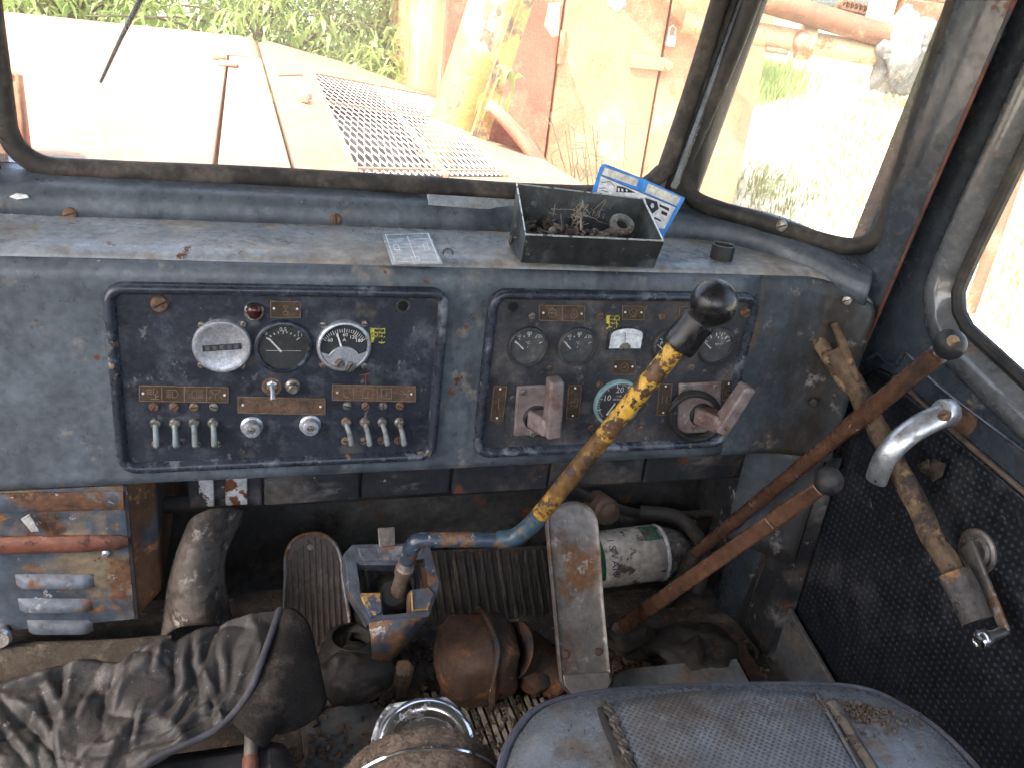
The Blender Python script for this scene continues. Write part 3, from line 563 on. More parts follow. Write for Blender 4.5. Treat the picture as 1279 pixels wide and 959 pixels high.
# ============================================================ INSTRUMENT PANELS
YP = .994; NV = A(0, -1, 0)
Q = lambda u, v, h=0: PY(u, v, YP) + NV * h
SC = np.linalg.norm(PY(500, 450, YP) - PY(501, 450, YP))
def panel(label, x0, x1, z0, z1, mat):
    t = thing('instrument_panel', label, 'instrument panel', A((x0 + x1) / 2, YP, z0), 'instrument panels set in the dashboard')
    b = B(); b.prism([A(x, YP, z) for x, z in rrect(x0 + .005, x1 - .005, z0 + .005, z1 - .005, .014)], (0, .005, 0)); put(b, 'plate', mat, t)
    L = []
    for o, y in ((.006, YP + .004), (.006, YP - .002), (.0045, YP - .0065), (.002, YP - .0085), (-.002, YP - .0085), (-.005, YP - .0065), (-.007, YP - .001), (-.0085, YP + .001), (-.0085, YP + .004)):
        L.append([A(x, y, z) for x, z in rrect(x0 - o, x1 + o, z0 - o, z1 + o, max(.018 + o, .006), 8)])
    b = B(); b.loops(L); put(b, 'rim', MT['rim'], t, smooth=60)
    return t
LP = panel('left black instrument panel with two silver-rimmed gauges and rows of toggle switches', -.147, .2435, .527, .7625, MT['panel'])
RP = panel('right dusty instrument panel with rotary switches behind the yellow gear lever', .308, .700, .527, .7625, MT['panel2'])
def label_plate(par, u0, v0, u1, v1, mat, strokes=(), rivets=(), sh=0.0, name='label_plate', wd=.0009):
    """thin plate; strokes in 0..1 plate coordinates"""
    c = [Q(u0 - sh, v0), Q(u1 - sh, v0 + (u1 - u0) * .02), Q(u1 + sh, v1 + (u1 - u0) * .02), Q(u0 + sh, v1)]
    b = B(); b.prism(c, NV * .0011); pl = put(b, name, mat, par, bevel=.0003, seg=1)
    f = lambda s, t: (1 - t) * ((1 - s) * c[0] + s * c[1]) + t * ((1 - s) * c[3] + s * c[2]) + NV * .0014
    b = B()
    asp = (v1 - v0) / (u1 - u0); e = .03
    b.ribbon([f(e * asp, e), f(1 - e * asp, e), f(1 - e * asp, 1 - e), f(e * asp, 1 - e), f(e * asp, e)], wd * .8, NV)
    for st in strokes: b.ribbon([f(*p) for p in st], wd, NV)
    put(b, 'engraving', MT['engrave'], pl, smooth=0)
    for s, t in rivets:
        b = B(); b.lathe(f(s, t), NV, [(.0016, -.0005), (.0014, .0006), (0, .0009)], 10); put(b, 'rivet', MT['white'], pl)
    return pl
arc = lambda cx, cy, rx, ry, a0, a1, n=9: [(cx + rx * math.cos(math.radians(a)), cy - ry * math.sin(math.radians(a))) for a in np.linspace(a0, a1, n)]
def icon_head(cx, lines_left=True, slope=0, stem=False):
    out = []
    if lines_left:
        out += [[(cx - .02, .24)] + arc(cx - .005, .48, .042, .24, 90, -90) + [(cx - .02, .72), (cx - .02, .24)]]
        out += [[(cx - .085, y), (cx - .035, y + slope)] for y in (.25, .36, .48, .6, .7)]
    else:
        out += [[(cx + .02, .24)] + arc(cx + .005, .48, .042, .24, 90, 270) + [(cx + .02, .72), (cx + .02, .24)]]
        out += [[(cx + .035, y), (cx + .085, y)] for y in (.25, .36, .48, .6, .7)]
    return out
st = [[(q, .04), (q, .96)] for q in (.25, .5, .75)]
st += [[(.16, .2)] + arc(.17, .38, .03, .18, 90, -90) + [(.16, .56), (.16, .2)], [(.18, .56), (.18, .8)], [(.13, .84), (.22, .84)], [(.185, .72), (.21, .6)]] + [[(.085, y), (.145, y)] for y in (.26, .38, .5)]
st += icon_head(.39) + icon_head(.62, False)
st += [[(.79, .2), (.91, .2), (.875, .45), (.83, .45), (.79, .2)], [(.85, .45), (.85, .8)], [(.80, .62), (.78, .76)], [(.90, .62), (.93, .76)]]
label_plate(LP, 174, 481, 286, 501, MT['brassplate'], st, [(.045, .5), (.955, .5)])
label_plate(LP, 297, 495, 407, 516, MT['copperplate'], [], [(.06, .5), (.94, .5)])
st = [[(.36, .2), (.36, .8), (.48, .8), (.48, .2), (.36, .2)], [(.58, .2), (.58, .8), (.7, .8), (.7, .2), (.58, .2)], [(.25, .15), (.25, .85)], [(.53, .15), (.53, .85)], arc(.17, .5, .04, .3, 0, 300), [(.42, .35), (.42, .65)], [(.64, .35), (.64, .65)], [(.82, .3), (.92, .7)], [(.82, .7), (.92, .3)], [(.80, .5), (.94, .5)]]
label_plate(LP, 415, 480, 520, 500, MT['copperplate'], st, [(.06, .5), (.94, .5)])
label_plate(LP, 338, 376, 376, 397, MT['brassplate'], [[(.42, .3), (.58, .3), (.5, .5), (.42, .3)], [(.42, .62), (.58, .62), (.58, .8), (.42, .8), (.42, .62)], [(.5, .5), (.5, .62)]], [(.12, .45), (.88, .45)])
# gauges ---------------------------------------------------------------
def gauge(par, name, u, v, rp, bezel, dial, draw, depth=.006, bez=.16, lens=True, needle=None, recess=.002, label=None):
    c = Q(u, v); r = rp * SC
    b = B(); ri = r * (1 - bez)
    b.lathe(c, NV, [(r * 1.02, -.002), (r * 1.02, depth * .5), (r * .985, depth * .85), (r * .95, depth), (ri * 1.03, depth), (ri, depth * .8), (ri, recess * .5), (0, recess * .5)], 48)
    g = put(b, name, bezel, par, smooth=45)
    if label: g['label'] = label
    b = B(); b.lathe(c, NV, [(ri * .995, recess), (0, recess)], 40); put(b, 'dial', dial, g)
    b = B(); f = lambda x, y: c + X_ * x * r + Z_ * y * r + NV * (recess + .0004)
    draw(b, f, r); put(b, 'dial_markings', MT['white'], g, smooth=0)
    if needle:
        b = B(); p, q = needle; b.bar(f(*p) + NV * .0012, f(*q) + NV * .0012, r * .075, .0005, NV, r * .045); put(b, 'needle', MT['white'], g)
    if lens:
        b = B(); b.lathe(c, NV, [(ri * .99, depth * .75), (ri * .5, depth * .85), (0, depth * .88)], 32); put(b, 'glass', MT['lens'], g)
    return g
T = lambda b, s, p, h: text_into(b, s, p, h, X_, Z_, NV)
def ticks(b, f, r, cx, cy, ro, ri, degs, w_):
    for a in degs:
        a = math.radians(a); b.ribbon([f(cx + ro * math.cos(a), cy + ro * math.sin(a)), f(cx + ri * math.cos(a), cy + ri * math.sin(a))], w_, NV)
# hour counter
def d_(b, f, r): pass
c = Q(278, 432); r = 32 * SC
b = B(); b.lathe(c, NV, [(r * 1.02, -.002), (r * 1.02, .004), (r * .97, .0065), (r * .86, .007), (r * .82, .0062), (0, .0062)], 48); hc = put(b, 'hour_counter', MT['silver'], LP, smooth=40)
R5 = lambda x, y, h=.0066: c + X_ * (x * math.cos(.07) - y * math.sin(.07)) + Z_ * (y * math.cos(.07) + x * math.sin(.07)) + NV * h
b = B(); b.prism([R5(-.0222, -.0038), R5(.0222, -.0038), R5(.0222, .0038), R5(-.0222, .0038)], NV * .0006); put(b, 'counter_window', MT['dial'], hc)
for k, dg in enumerate('29113'):
    b = B(); x = -.0165 + k * .0082; b.prism([R5(x - .0029, -.0029, .0073), R5(x + .0029, -.0029, .0073), R5(x + .0029, .0029, .0073), R5(x - .0029, .0029, .0073)], NV * .0003); dr = put(b, 'number_drum', MT['dialdust'], hc)
    b = B(); text_into(b, dg, R5(x, 0, .0078), .0042, unit(R5(1, 0) - R5(0, 0)), unit(R5(0, 1) - R5(0, 0)), NV); put(b, 'digit', MT['engrave'], hc, smooth=0)
# fuel gauge
def d_(b, f, r):
    for a in (142, 90, 38): ticks(b, f, r, 0, -.1, .72, .60, [a], .0011)
    ticks(b, f, r, 0, -.1, .69, .64, [130, 117, 104, 79, 66, 53], .0011)
    T(b, '0', f(-.58, .52), .0042); T(b, '0,5', f(0, .66), .0052)
    b.ribbon([f(.52, .40), f(.52, .58), f(.64, .58), f(.64, .40)], .0006, NV); b.ribbon([f(-.6, -.14), f(.62, -.16)], .0004, NV)
gauge(LP, 'fuel_gauge', 354, 433, 33, MT['rim'], MT['dial'], d_, .007, .16, needle=((-.06, -.18), (-.50, .35)))
# ammeter
c = Q(430, 432); r = 32 * SC
def d_(b, f, r):
    ticks(b, f, r, 0, -.32, 1.0, .88, np.linspace(142, 38, 21), .0005); ticks(b, f, r, 0, -.32, 1.02, .86, (142, 116, 90, 64, 38), .0009)
    for s_, x, y in (('60', -.52, .24), ('0', -.26, .43), ('60', .03, .45), ('120', .33, .36), ('180', .55, .22), ('A', .0, .25)): T(b, s_, f(x, y), .0046)
g = gauge(LP, 'ammeter', 430, 432, 32, MT['silver'], MT['dial'], d_, .0065, .13, lens=False, needle=((-.11, -.02), (-.28, .52)))
b = B(); f = lambda x, y, h: c + X_ * x * r + Z_ * y * r + NV * h
pts = [(math.cos(a) * .86, math.sin(a) * .86) for a in np.radians(np.linspace(195, 345, 24))] + [(.62 * math.cos(a), -.62 + .62 * math.sin(a)) for a in np.radians(np.linspace(28, 152, 16))]
b.prism([f(x, y, .0022) for x, y in pts], NV * .0034); put(b, 'lower_cover', MT['silver'], g, bevel=.0005)
for u, v, rr in ((424, 452, 6), (437, 456, 7)): screw(Q(u, v, .0056), NV, rr * SC, 'adjuster_screw', MT['screw'], g, .003, 1.3)
for u0 in (278, 430):
    for du, dv in ((-26, -26), (26, -27), (-26, 24), (25, 25)):
        screw(Q(u0 + du, 432 + dv), NV, 4 * SC, 'screw', MT['screw'], LP, .003, random.random() * 3)
# warning lamp, plate, screw, open screw hole
c = Q(318, 389); b = B(); b.lathe(c, NV, [(.0115, -.001), (.0118, .003), (.0105, .005), (.0085, .005), (.008, .003), (0, .003)], 28); wl_ = put(b, 'warning_lamp', MT['chrome'], LP)
b = B(); b.lathe(c, NV, [(.0082, .002), (.0078, .005), (.005, .0072), (0, .0078)], 24); put(b, 'red_lens', MT['redlens'], wl_)
screw(Q(200, 380), NV, 9.5 * SC, 'panel_screw', MT['rustscrew'], LP, .005, .8)
def hole(u, v, par):
    b = B(); b.lathe(Q(u, v), NV, [(.0095, 0), (.0093, .0012), (.0075, .0014), (.0066, 0), (.0066, -.0005)], 24); h = put(b, 'screw_hole', MT['panel2'], par)
    b = B(); b.lathe(Q(u, v), NV, [(.0064, .0003), (0, .0002)], 20); put(b, 'hole_bottom', worn('hole_black', (.003, .003, .003), 0, 5, [], .9, bump=0), h)
hole(504, 383, LP); hole(641, 384, RP)
# switch, push button, two round fuse knobs
b = B(); b.lathe(Q(340, 483), NV, [(.0125, 0), (.0122, .0012), (0, .0014)], 24); sw = put(b, 'ignition_switch', MT['rustscrew'], LP)
b = B(); b.lathe(Q(340, 481), NV, [(.0075, .001), (.0072, .004), (.005, .0055), (0, .0055)], 6); put(b, 'nut', MT['alu'], sw)
b = B(); b.tube([Q(340, 481, .005), Q(341, 487, .014), Q(341, 492, .019)], [.0022, .003, .0038], 12, up=X_, flat=1.0); put(b, 'toggle', MT['alu'], sw)
b = B(); b.lathe(Q(366, 482), NV, [(.0095, 0), (.0092, .003), (.0065, .005), (.006, .012), (.005, .013), (0, .013)], 24); put(b, 'push_button', MT['screw'], LP)
for u, v in ((315, 533), (388, 531)):
    b = B(); b.lathe(Q(u, v), NV, [(.014, 0), (.013, .001), (.0112, .002), (.0112, .009), (.0098, .0115), (.006, .012), (.0055, .0105), (0, .0105)], 32); kn = put(b, 'fuse_knob', MT['silver'], LP)
    screw(Q(u, v, .0105), NV, .0045, 'fuse_screw', MT['screw'], kn, .0015, .4)
# toggle switches: first one built, the rest copied with their parts
def toggle(u, v0, tilt, mat):
    b = B(); b.lathe(Q(u, v0), NV, [(.0068, 0), (.0066, .003), (.0052, .0048), (0, .005)], 20); t = put(b, 'toggle_switch', MT['screw'], LP)
    b = B(); b.tube([Q(u, v0 + 1, .004), Q(u + tilt * .5, v0 + 9, .011), Q(u + tilt, v0 + 22, .0145), Q(u + tilt, v0 + 23, .0135)], [.003, .003, .0036, .003], 12, up=X_, flat=1.15); put(b, 'lever', mat, t)
    return t
t0 = toggle(195, 528, 2.5, worn('grey_lever', (.15, .18, .18), .12, 40, [((.13, .11, .09), 40, .56, .7, .7, .1)], .5, .1, bump=.1))
for u in (219, 243, 267): copy_part(t0, Q(u, 528) - Q(195, 528))
t1 = toggle(433, 527, 5, worn('worn_grey_lever', (.21, .22, .22), .15, 40, [((.12, .10, .08), 40, .56, .7, .7, .1)], .5, .25, bump=.1))
for u in (456, 478, 499): copy_part(t1, Q(u, 528 - (u > 440)) - Q(433, 527))
for i, u in enumerate((193, 218, 243, 268)):
    screw(Q(u, 508), NV, 5.5 * SC, 'screw', (MT['rustscrew'], MT['rustscrew'], MT['screw'], MT['screw'])[i], LP, .0035, 1.4 - i * .5)
    screw(Q(u + 3, 554), NV, 5.5 * SC, 'screw', MT['screw'], LP, .0035, .5)
for i, u in enumerate((434, 457, 479, 500)):
    screw(Q(u, 507), NV, 5.5 * SC, 'screw', (MT['screw'], MT['rustscrew'], MT['screw'], MT['rustscrew'])[i], LP, .0035, i)
    screw(Q(u - 2, 550), NV, 5.5 * SC, 'screw', (MT['screw'], MT['screw'], MT['rustscrew'], MT['rustscrew'])[i], LP, .0035, i * .7)
# stencilled marks
def stencil(par, u, v, w_, h_, name='yellow_mark'):
    b = B(); f = lambda x, y: Q(u + x * w_, v + y * h_, .0003)
    b.prism([f(0, 0), f(.28, .05), f(.28, .9), f(.05, 1)], NV * .0002)
    for x0, x1, y in ((.3, 1, .05), (.35, .6, .3), (.7, 1, .3), (.35, .7, .55), (.75, 1, .6), (.6, 1, .95), (.3, .5, .8)): b.ribbon([f(x0, y), f((x0 + x1) / 2, y + .06), f(x1, y)], .0011, NV, .0002)
    for x, y0, y1 in ((1, .05, .4), (.5, .3, .6), (.8, .35, .95), (.66, .05, .4)): b.ribbon([f(x, y0), f(x, y1)], .001, NV, .0002)
    put(b, name, MT['yellowmark'], par, smooth=0)
stencil(LP, 463, 410, 18, 19); stencil(RP, 757, 394, 17, 18)
b = B(); b.ribbon([Q(450, 469, .0003), Q(463, 467, .0003)], .0015, NV, .0002); b.ribbon([Q(457, 468, .0003), Q(457, 480, .0003)], .0013, NV, .0002); put(b, 'red_mark', MT['redmark'], LP, smooth=0)

# ---- right panel
def circ(cx, cy, rx, ry): return arc(cx, cy, rx, ry, 0, 360, 17)
label_plate(RP, 673, 381, 731, 401, MT['brassplate'], [[(.5, .05), (.5, .95)], circ(.29, .5, .085, .27), [(.2, .5), (.38, .5)], [(.29, .16), (.29, .23)], circ(.76, .55, .07, .25), [(.73, .3), (.73, .18), (.79, .18), (.79, .3)], [(.76, .45), (.76, .65)]], [(.1, .5), (.92, .5)])
label_plate(RP, 777, 382, 805, 400, MT['brassplate'], [circ(.5, .45, .16, .26), [(.42, .3), (.58, .6)], [(.38, .78), (.62, .78)]], [(.14, .45), (.86, .45)])
label_plate(RP, 765, 449, 794, 468, MT['brassplate'], [circ(.52, .5, .16, .28), [(.45, .52), (.56, .52)], [(.56, .38), (.56, .5)]], [(.14, .48), (.86, .45)])
label_plate(RP, 848, 383, 880, 401, MT['brassplate'], [circ(.5, .5, .2, .3)], [(.14, .5), (.86, .5)])
label_plate(RP, 614, 481, 632, 526, MT['brassplate'], [[(.5, .35), (.5, .65)]], [(.5, .1), (.5, .9)], sh=-2.5)
label_plate(RP, 708, 480, 726, 523, MT['brassplate'], [[(.3, .5), (.3, .62), (.75, .62), (.75, .38), (.55, .38), (.55, .5), (.3, .5)]], [(.5, .1), (.5, .9)], sh=-2)
label_plate(RP, 821, 478, 839, 519, MT['brassplate'], [[(.35, .4), (.35, .6)], [(.65, .4), (.65, .6)]], [(.5, .1), (.5, .9)], sh=-2)
label_plate(RP, 902, 475, 917, 500, MT['brassplate'], [circ(.5, .6, .2, .14)], [(.5, .15)], sh=-1)
def d_temp(b, f, r):
    for a in (150, 90, 30): ticks(b, f, r, 0, -.15, .78, .66, [a], .0012)
    ticks(b, f, r, 0, -.15, .74, .69, [130, 110, 62], .0011)
    T(b, '40', f(-.52, .56), .0046); T(b, '80', f(.0, .68), .0046); T(b, '120', f(.50, .54), .0046); T(b, '°C', f(-.02, .2), .004); b.ribbon([f(0, .02), f(0, -.05)], .0005, NV)
gauge(RP, 'temperature_gauge', 659, 433, 27, MT['panel2'], MT['dialdust'], d_temp, .006, .13, needle=((-.22, -.10), (-.68, .32)))
gauge(RP, 'temperature_gauge', 721, 433, 27, MT['panel2'], MT['dialdust'], d_temp, .006, .13, needle=((-.36, -.08), (-.8, .34)))
# white arched meter
b = B(); c = Q(782, 424); W = 24.5 * SC; H = 16 * SC
f = lambda x, y, h=0: c + X_ * x * W + Z_ * y * H + NV * h
arch = [(-1, -.85), (1, -.85), (1, .45), (.9, .7), (.62, .9), (.3, 1), (0, 1.03), (-.3, 1), (-.62, .9), (-.9, .7), (-1, .45)]
L = [[f(x * k_, y * k_, h) for x, y in arch] for k_, h in ((1.08, 0), (1.08, .003), (1.02, .004), (.96, .003), (.95, .001))]
b.loops(L, cap1=True); mt = put(b, 'white_meter', MT['rim'], RP)
b = B(); b.prism([f(x * .95, y * .95, .0012) for x, y in arch], NV * .0006); put(b, 'dial', MT['ivory'], mt)
b = B(); b.prism([f(.34 * math.cos(a), -.82 + .55 * math.sin(a), .002) for a in np.linspace(0, math.pi, 12)], NV * .0015); put(b, 'pivot_cover', MT['screw'], mt)
b = B(); b.ribbon([f(-.05, -.25, .0022), f(-.14, .62, .0022)], .0005, NV); ticks(b, lambda x, y: f(x, y, .002), 1, 0, -.9, 1.45, 1.38, np.linspace(125, 55, 15), .0003); text_into(b, 'U', f(-.02, .05, .002), .003, X_, Z_, NV); put(b, 'dial_markings', MT['dial'], mt, smooth=0)
# pressure gauges half hidden by the knob, tachometer
def d_p(b, f, r):
    ticks(b, f, r, 0, 0, .82, .62, (150, 110, 70, 30), .0012); T(b, 'P', f(-.55, .1), .0056); T(b, '4', f(-.2, .55), .005)
    b.ribbon([f(.85 * math.cos(a), .85 * math.sin(a)) for a in np.linspace(1.3, 2.6, 8)], .0008, NV)
gauge(RP, 'pressure_gauge', 836, 431, 24, MT['panel2'], MT['dial'], d_p, .006, .12, needle=((-.3, -.3), (-.8, .05)))
def d_p(b, f, r):
    ticks(b, f, r, 0, -.1, .82, .66, (150, 125, 100, 75, 50, 30), .0013); ticks(b, f, r, 0, -.1, .6, .54, (88, 63), .0013)
    for s_, x, y in (('0', -.6, .5), ('2', .04, .72), ('4', .32, .68), ('6', .62, .5)): T(b, s_, f(x, y), .0036)
    T(b, 'kgf/cm²', f(.12, .12), .0028)
gauge(RP, 'pressure_gauge', 894, 432, 27, MT['panel2'], MT['dialdust'], d_p, .006, .13, needle=((-.3, -.12), (-.74, .22)))
def d_t(b, f, r):
    ticks(b, f, r, 0, 0, .84, .76, np.linspace(225, 0, 46), .0004); ticks(b, f, r, 0, 0, .85, .72, (165, 130, 100, 62, 25, 200), .0012)
    T(b, '10', f(-.50, .24), .0088); T(b, '20', f(.0, .58), .0088); T(b, '30', f(.55, .3), .0088); T(b, '×100', f(0, .32), .0026); T(b, 'об/мин', f(-.04, .18), .003)
gauge(RP, 'tachometer', 771, 503, 34.5, MT['teal'], MT['dial'], d_t, .007, .11, needle=((-.4, -.5), (-.12, .02)))
for u, v, m_ in ((665, 395, 'screw'), (750, 395, 'rustscrew'), (827, 396, 'rustscrew'), (687, 460, 'brassplate'), (749, 480, 'rustscrew'), (738, 534, 'rustscrew'), (800, 534, 'rustscrew'), (863, 458, 'screw')):
    screw(Q(u, v), NV, 4.6 * SC, 'screw', MT[m_], RP, .003, random.random() * 3)
screw(Q(931, 391), NV, 7.5 * SC, 'panel_screw', MT['rustscrew'], RP, .005, .8)
# rotary switches: square base, round collar, stem and bar handle
def rotary(plate, hub, hubr, elbow, tip, screws, eh):
    c = [Q(*p) for p in plate]; b = B(); b.prism(c, NV * .006); t = put(b, 'rotary_switch', MT['pinkplastic'], RP, bevel=.003, seg=3)
    h = Q(*hub); b = B(); b.lathe(h, NV, [(hubr, .005), (hubr, .009), (hubr * .9, .011), (hubr * .86, .0085), (hubr * .5, .009), (0, .009)], 36); put(b, 'collar', MT['blackmat'], t)
    e = PY(*elbow, YP - eh); b = B(); b.bar(h + NV * .006, e, .031, .026, Z_, .027, .026); b.ball(e, .0135, (e - h), 18); st_ = put(b, 'stem', MT['pinkplastic'], t, bevel=.004, seg=3)
    p = PY(*tip, YP - eh - .004); b = B(); d = unit(p - e); b.bar(e - d * .012, p, .021, .026, NV, .020, .022); put(b, 'handle', MT['pinkplastic'], t, bevel=.0035, seg=3)
    for s_ in screws: screw(Q(*s_, .006), NV, 4.5 * SC, 'screw', MT['screw'], t, .003, 1.2)
    return t
rotary([(645, 481), (692, 479), (690, 541), (641, 543)], (668, 519), .0185, (690, 534), (694, 474), [(652, 488), (664, 539)], .045)
rotary([(847, 478), (900, 475), (898, 538), (845, 540)], (873, 515), .018, (903, 530), (935, 482), [(853, 484), (892, 481), (865, 531)], .05)
cab_ = RP
lp_ = [PY(868 + 31 * math.cos(a) + 1.5 * k_, 519 + 28 * math.sin(a) + 2 * k_, YP - .013 - .003 * k_) for k_ in (0, 1) for a in np.linspace(-2.6, 3.4, 26)]
b = B(); b.tube(lp_, .0042, 10, up=Y_); tag(put(b, 'cable_loop', MT['rubber']), 'loop of black rubber cable hung around the right rotary switch stem', 'cable')
# ============================================================ LEVERS, PEDALS, THINGS IN THE CAB
# gear lever
gl = thing('gear_lever', 'bent gear lever with chipped yellow rod and big black ball knob', 'gear lever', PY(490, 720, .94))
k0, k1, k2 = PY(892, 379, .79), PY(879, 404, .793), PY(846, 434, .80)
r1 = PY(664, 656, .885)
b = B(); b.ball(k0, .0268, unit(k0 - k1), 40); put(b, 'ball_knob', MT['black'], gl, smooth=60)
ax = unit(k0 - k2); b = B(); b.lathe(k2, ax, [(.0155, 0), (.0205, .001), (.0212, .004), (.0208, .012), (.0195, .03), (.021, .038), (.0205, np.linalg.norm(k1 - k2)), (.015, np.linalg.norm(k1 - k2) + .004)], 32); put(b, 'knob_collar', MT['black'], gl)
split = .46
m1 = k2 + (r1 - k2) * split
b = B(); b.tube([k2 + (k2 - r1) * -.0, k2 + (r1 - k2) * .22, m1], .0122, 24); put(b, 'upper_rod', MT['yellowrod'], gl)
b = B(); b.tube([m1, k2 + (r1 - k2) * .7, k2 + (r1 - k2) * .93], .0121, 24); put(b, 'worn_rod', worn('worn_yellow_rod', (.42, .23, .03), .25, 18, [((.19, .105, .04), 9, .44, .52, .3, .3), ((.06, .04, .025), 50, .56, .6, .6, .1)], .33, .1, bump=.25), gl)
bend = smoothpath([k2 + (r1 - k2) * .93, k2 + (r1 - k2) * .985, PY(645, 670, .893), PY(622, 674, .90)], 6)
b = B(); b.tube(bend, .0124, 22); put(b, 'bend', MT['bluetape'], gl)
b = B(); b.tube([PY(622, 674, .90), PY(585, 674, .905), PY(535, 674, .915)], .0105, 20); put(b, 'cranked_rod', MT['bluerod'], gl)
b = B(); b.tube(smoothpath([PY(535, 674, .915), PY(522, 676, .917), PY(514, 686, .92), PY(509, 700, .925)], 5), [.0105] * 6 + [.0115] * 10, 20); put(b, 'elbow', MT['bluerod'], gl)
p0, p1 = PY(510, 697, .925), PY(496, 742, .95); ax = unit(p1 - p0); ln = np.linalg.norm(p1 - p0)
b = B(); b.lathe(p0, ax, [(.0108, 0), (.0125, .006), (.0105, .012), (.0105, .018), (.0125, .02), (.0125, .034), (.0105, .037), (.010, ln), (0, ln)], 20); put(b, 'sleeve', worn('worn_sleeve', (.17, .12, .085), .3, 30, [((.3, .29, .27), 30, .56, .64, .5, .3)], .5, .1, bump=.3), gl)
# gate of the gear lever
gp = PY(490, 720, .945); gn = unit(A(.05, -.62, .78)); G = lambda u, v, h=0: PN(u, v, gp, gn) + gn * h
gt = thing('lever_gate', 'blue and yellow cast gate with notch around the foot of the gear lever', 'lever gate', G(490, 800))
outer = [(432, 690), (446, 679), (530, 676), (541, 688), (549, 722), (545, 740), (537, 752), (484, 765), (454, 764), (440, 738)]
inner = [(447, 697), (452, 700), (528, 694), (531, 700), (535, 732), (534, 734), (513, 737), (512, 766), (480, 768), (478, 740)]
ou = [(431, 690), (441, 680), (488, 679), (536, 677), (549, 727), (546, 742), (536, 770), (508, 772), (482, 774), (462, 778), (436, 738)]
inn = [(446, 702), (450, 705), (492, 706), (531, 697), (535, 731), (534, 733), (513, 737), (513, 765), (479, 768), (477, 742), (451, 741)]
def ring(o, i, d): 
    b = B(); b.loops([[G(*p, -d) for p in o], [G(*p) for p in o], [G(*p) for p in i], [G(*p, -d) for p in i]]); return b
o2 = resample([G(*p) for p in ou], 88); i2 = [G(*p) for p in inn]
b = B(); b.loops([[G(*p, -.03) for p in ou], [G(*p) for p in ou], [G(*p) for p in inn], [G(*p, -.03) for p in inn]]); put(b, 'gate_ring', MT['gate'], gt, bevel=.0022, seg=2, smooth=40)
for q, m_ in (([(449, 741), (476, 740), (478, 766), (463, 772), (455, 756)], 'gateyellow'), ([(513, 737), (536, 733), (543, 741), (534, 763), (515, 765)], 'gate')):
    b = B(); b.prism([G(*p, .003) for p in q], gn * -.02); put(b, 'gate_lug', MT[m_], gt, bevel=.002)
b = B(); b.tube([G(*p, .004) for p in [(514, 741), (515, 763), (533, 762), (541, 741)]], .0018, 8); put(b, 'yellow_edge', MT['gateyellow'], gt)
b = B(); top_ = [G(*p, -.002) for p in [(461, 776), (482, 773), (508, 771), (537, 768)]]; bot = [G(*p, -.055) for p in [(474, 812), (484, 815), (496, 815), (506, 808)]]
b.loops([top_, [.5 * (a + c) + gn * .004 for a, c in zip(top_, bot)], bot], closed=False); put(b, 'tapered_front', MT['gate'], gt, solid=.005, smooth=60)
b = B(); b.prism([G(*p, .002) for p in [(446, 683), (530, 680), (528, 692), (500, 700), (455, 702), (450, 696)]], -gn * .03); put(b, 'rear_web', worn('bare_grey_casting', (.17, .17, .17), .3, 20, [((.16, .08, .04), 14, .58, .64, .8, 0), ((.06, .065, .08), 16, .52, .6, .6, 0)], .5, bump=.35), gt, bevel=.003)
b = B(); q = [G(*p, .004) for p in [(472, 660), (493, 659), (494, 682), (474, 684)]]; b.prism(q, -gn * .006); put(b, 'tab', MT['pedal'], gt, bevel=.0012)
b = B(); b.lathe(G(496, 735, -.045), gn, [(.034, 0), (.03, .006), (.018, .02), (.0, .024)], 28); put(b, 'rubber_boot', MT['hose'], gt)
b = B(); b.tube([G(488, 770, -.035), G(488, 770, -.05) + A(0, .22, -.16)], .02); put(b, 'bracket', MT['grime'], gt)

# side levers
def side_lever(label, ball, by, foot, fy, flat, br):
    c = PY(*ball, by); f = PZ(*foot, fy); t = thing('side_lever', label, 'lever', f, 'brown side levers with ball knobs'); d = unit(c - f)
    return t, c, f, d
t, c, f, d = side_lever('front brown side lever with black ball knob, rising from the floor beside the bottle', (1036, 601), .80, (778, 783), .13, 1, 0)
f2 = PZ(776, 784, .13)
e = c - d * .016
b = B(); vn = unit(CAM - (f2 + e) / 2); b.bar(f2, f2 + (e - f2) * .80, .027, .012, vn, .023, .012); put(b, 'flat_bar', MT['brownlever'], t, bevel=.003)
b = B(); b.bar(f2 + (e - f2) * .8, e - d * .0, .0255, .016, vn, .0215, .016); put(b, 'grip_sleeve', MT['brownlever'], t, bevel=.004)
b = B(); b.lathe(f2 - d * .012, d, [(0, 0), (.012, .001), (.0135, .008), (.0115, .022)], 18); put(b, 'foot', MT['casting'], t)
b = B(); b.ball(c, .0195, d, 30); put(b, 'ball_knob', MT['blackmat'], t, smooth=60)
b = B(); b.tube([f2 + A(-.01, .02, 0), A(f2[0] - .03, f2[1] + .05, FZ)], .012); put(b, 'pivot_bracket', MT['grime'], t)
t, c, f, d = side_lever('rear brown side lever with chipped black ball knob, crossing the wooden stick', (1187, 431), .765, (870, 690), .22, 1, 0)
e = c - d * .017; b = B(); b.tube([f, f + (e - f) * .72], .0115, 16); b.tube([f + (e - f) * .715, f + (e - f) * .95, e - d * .004], [.0136, .0128, .0132], 18); put(b, 'rod', MT['brownlever'], t, smooth=40)
b = B(); b.lathe(e - d * .012, d, [(.0075, 0), (.0075, .02)], 16); put(b, 'neck', MT['casting'], t)
b = B(); b.ball(c, .0195, d, 30); kb = put(b, 'ball_knob', MT['blackmat'], t, smooth=60)
b = B(); ch = PY(1197, 424, .765); nn = unit(CAM - ch + A(.2, 0, .3)); b.lathe(c + nn * .0178, nn, [(.0085, -.0015), (.007, .0022), (.004, .0012), (.002, .003), (0, .002)], 9); put(b, 'chipped_core', MT['woodtip'], kb)
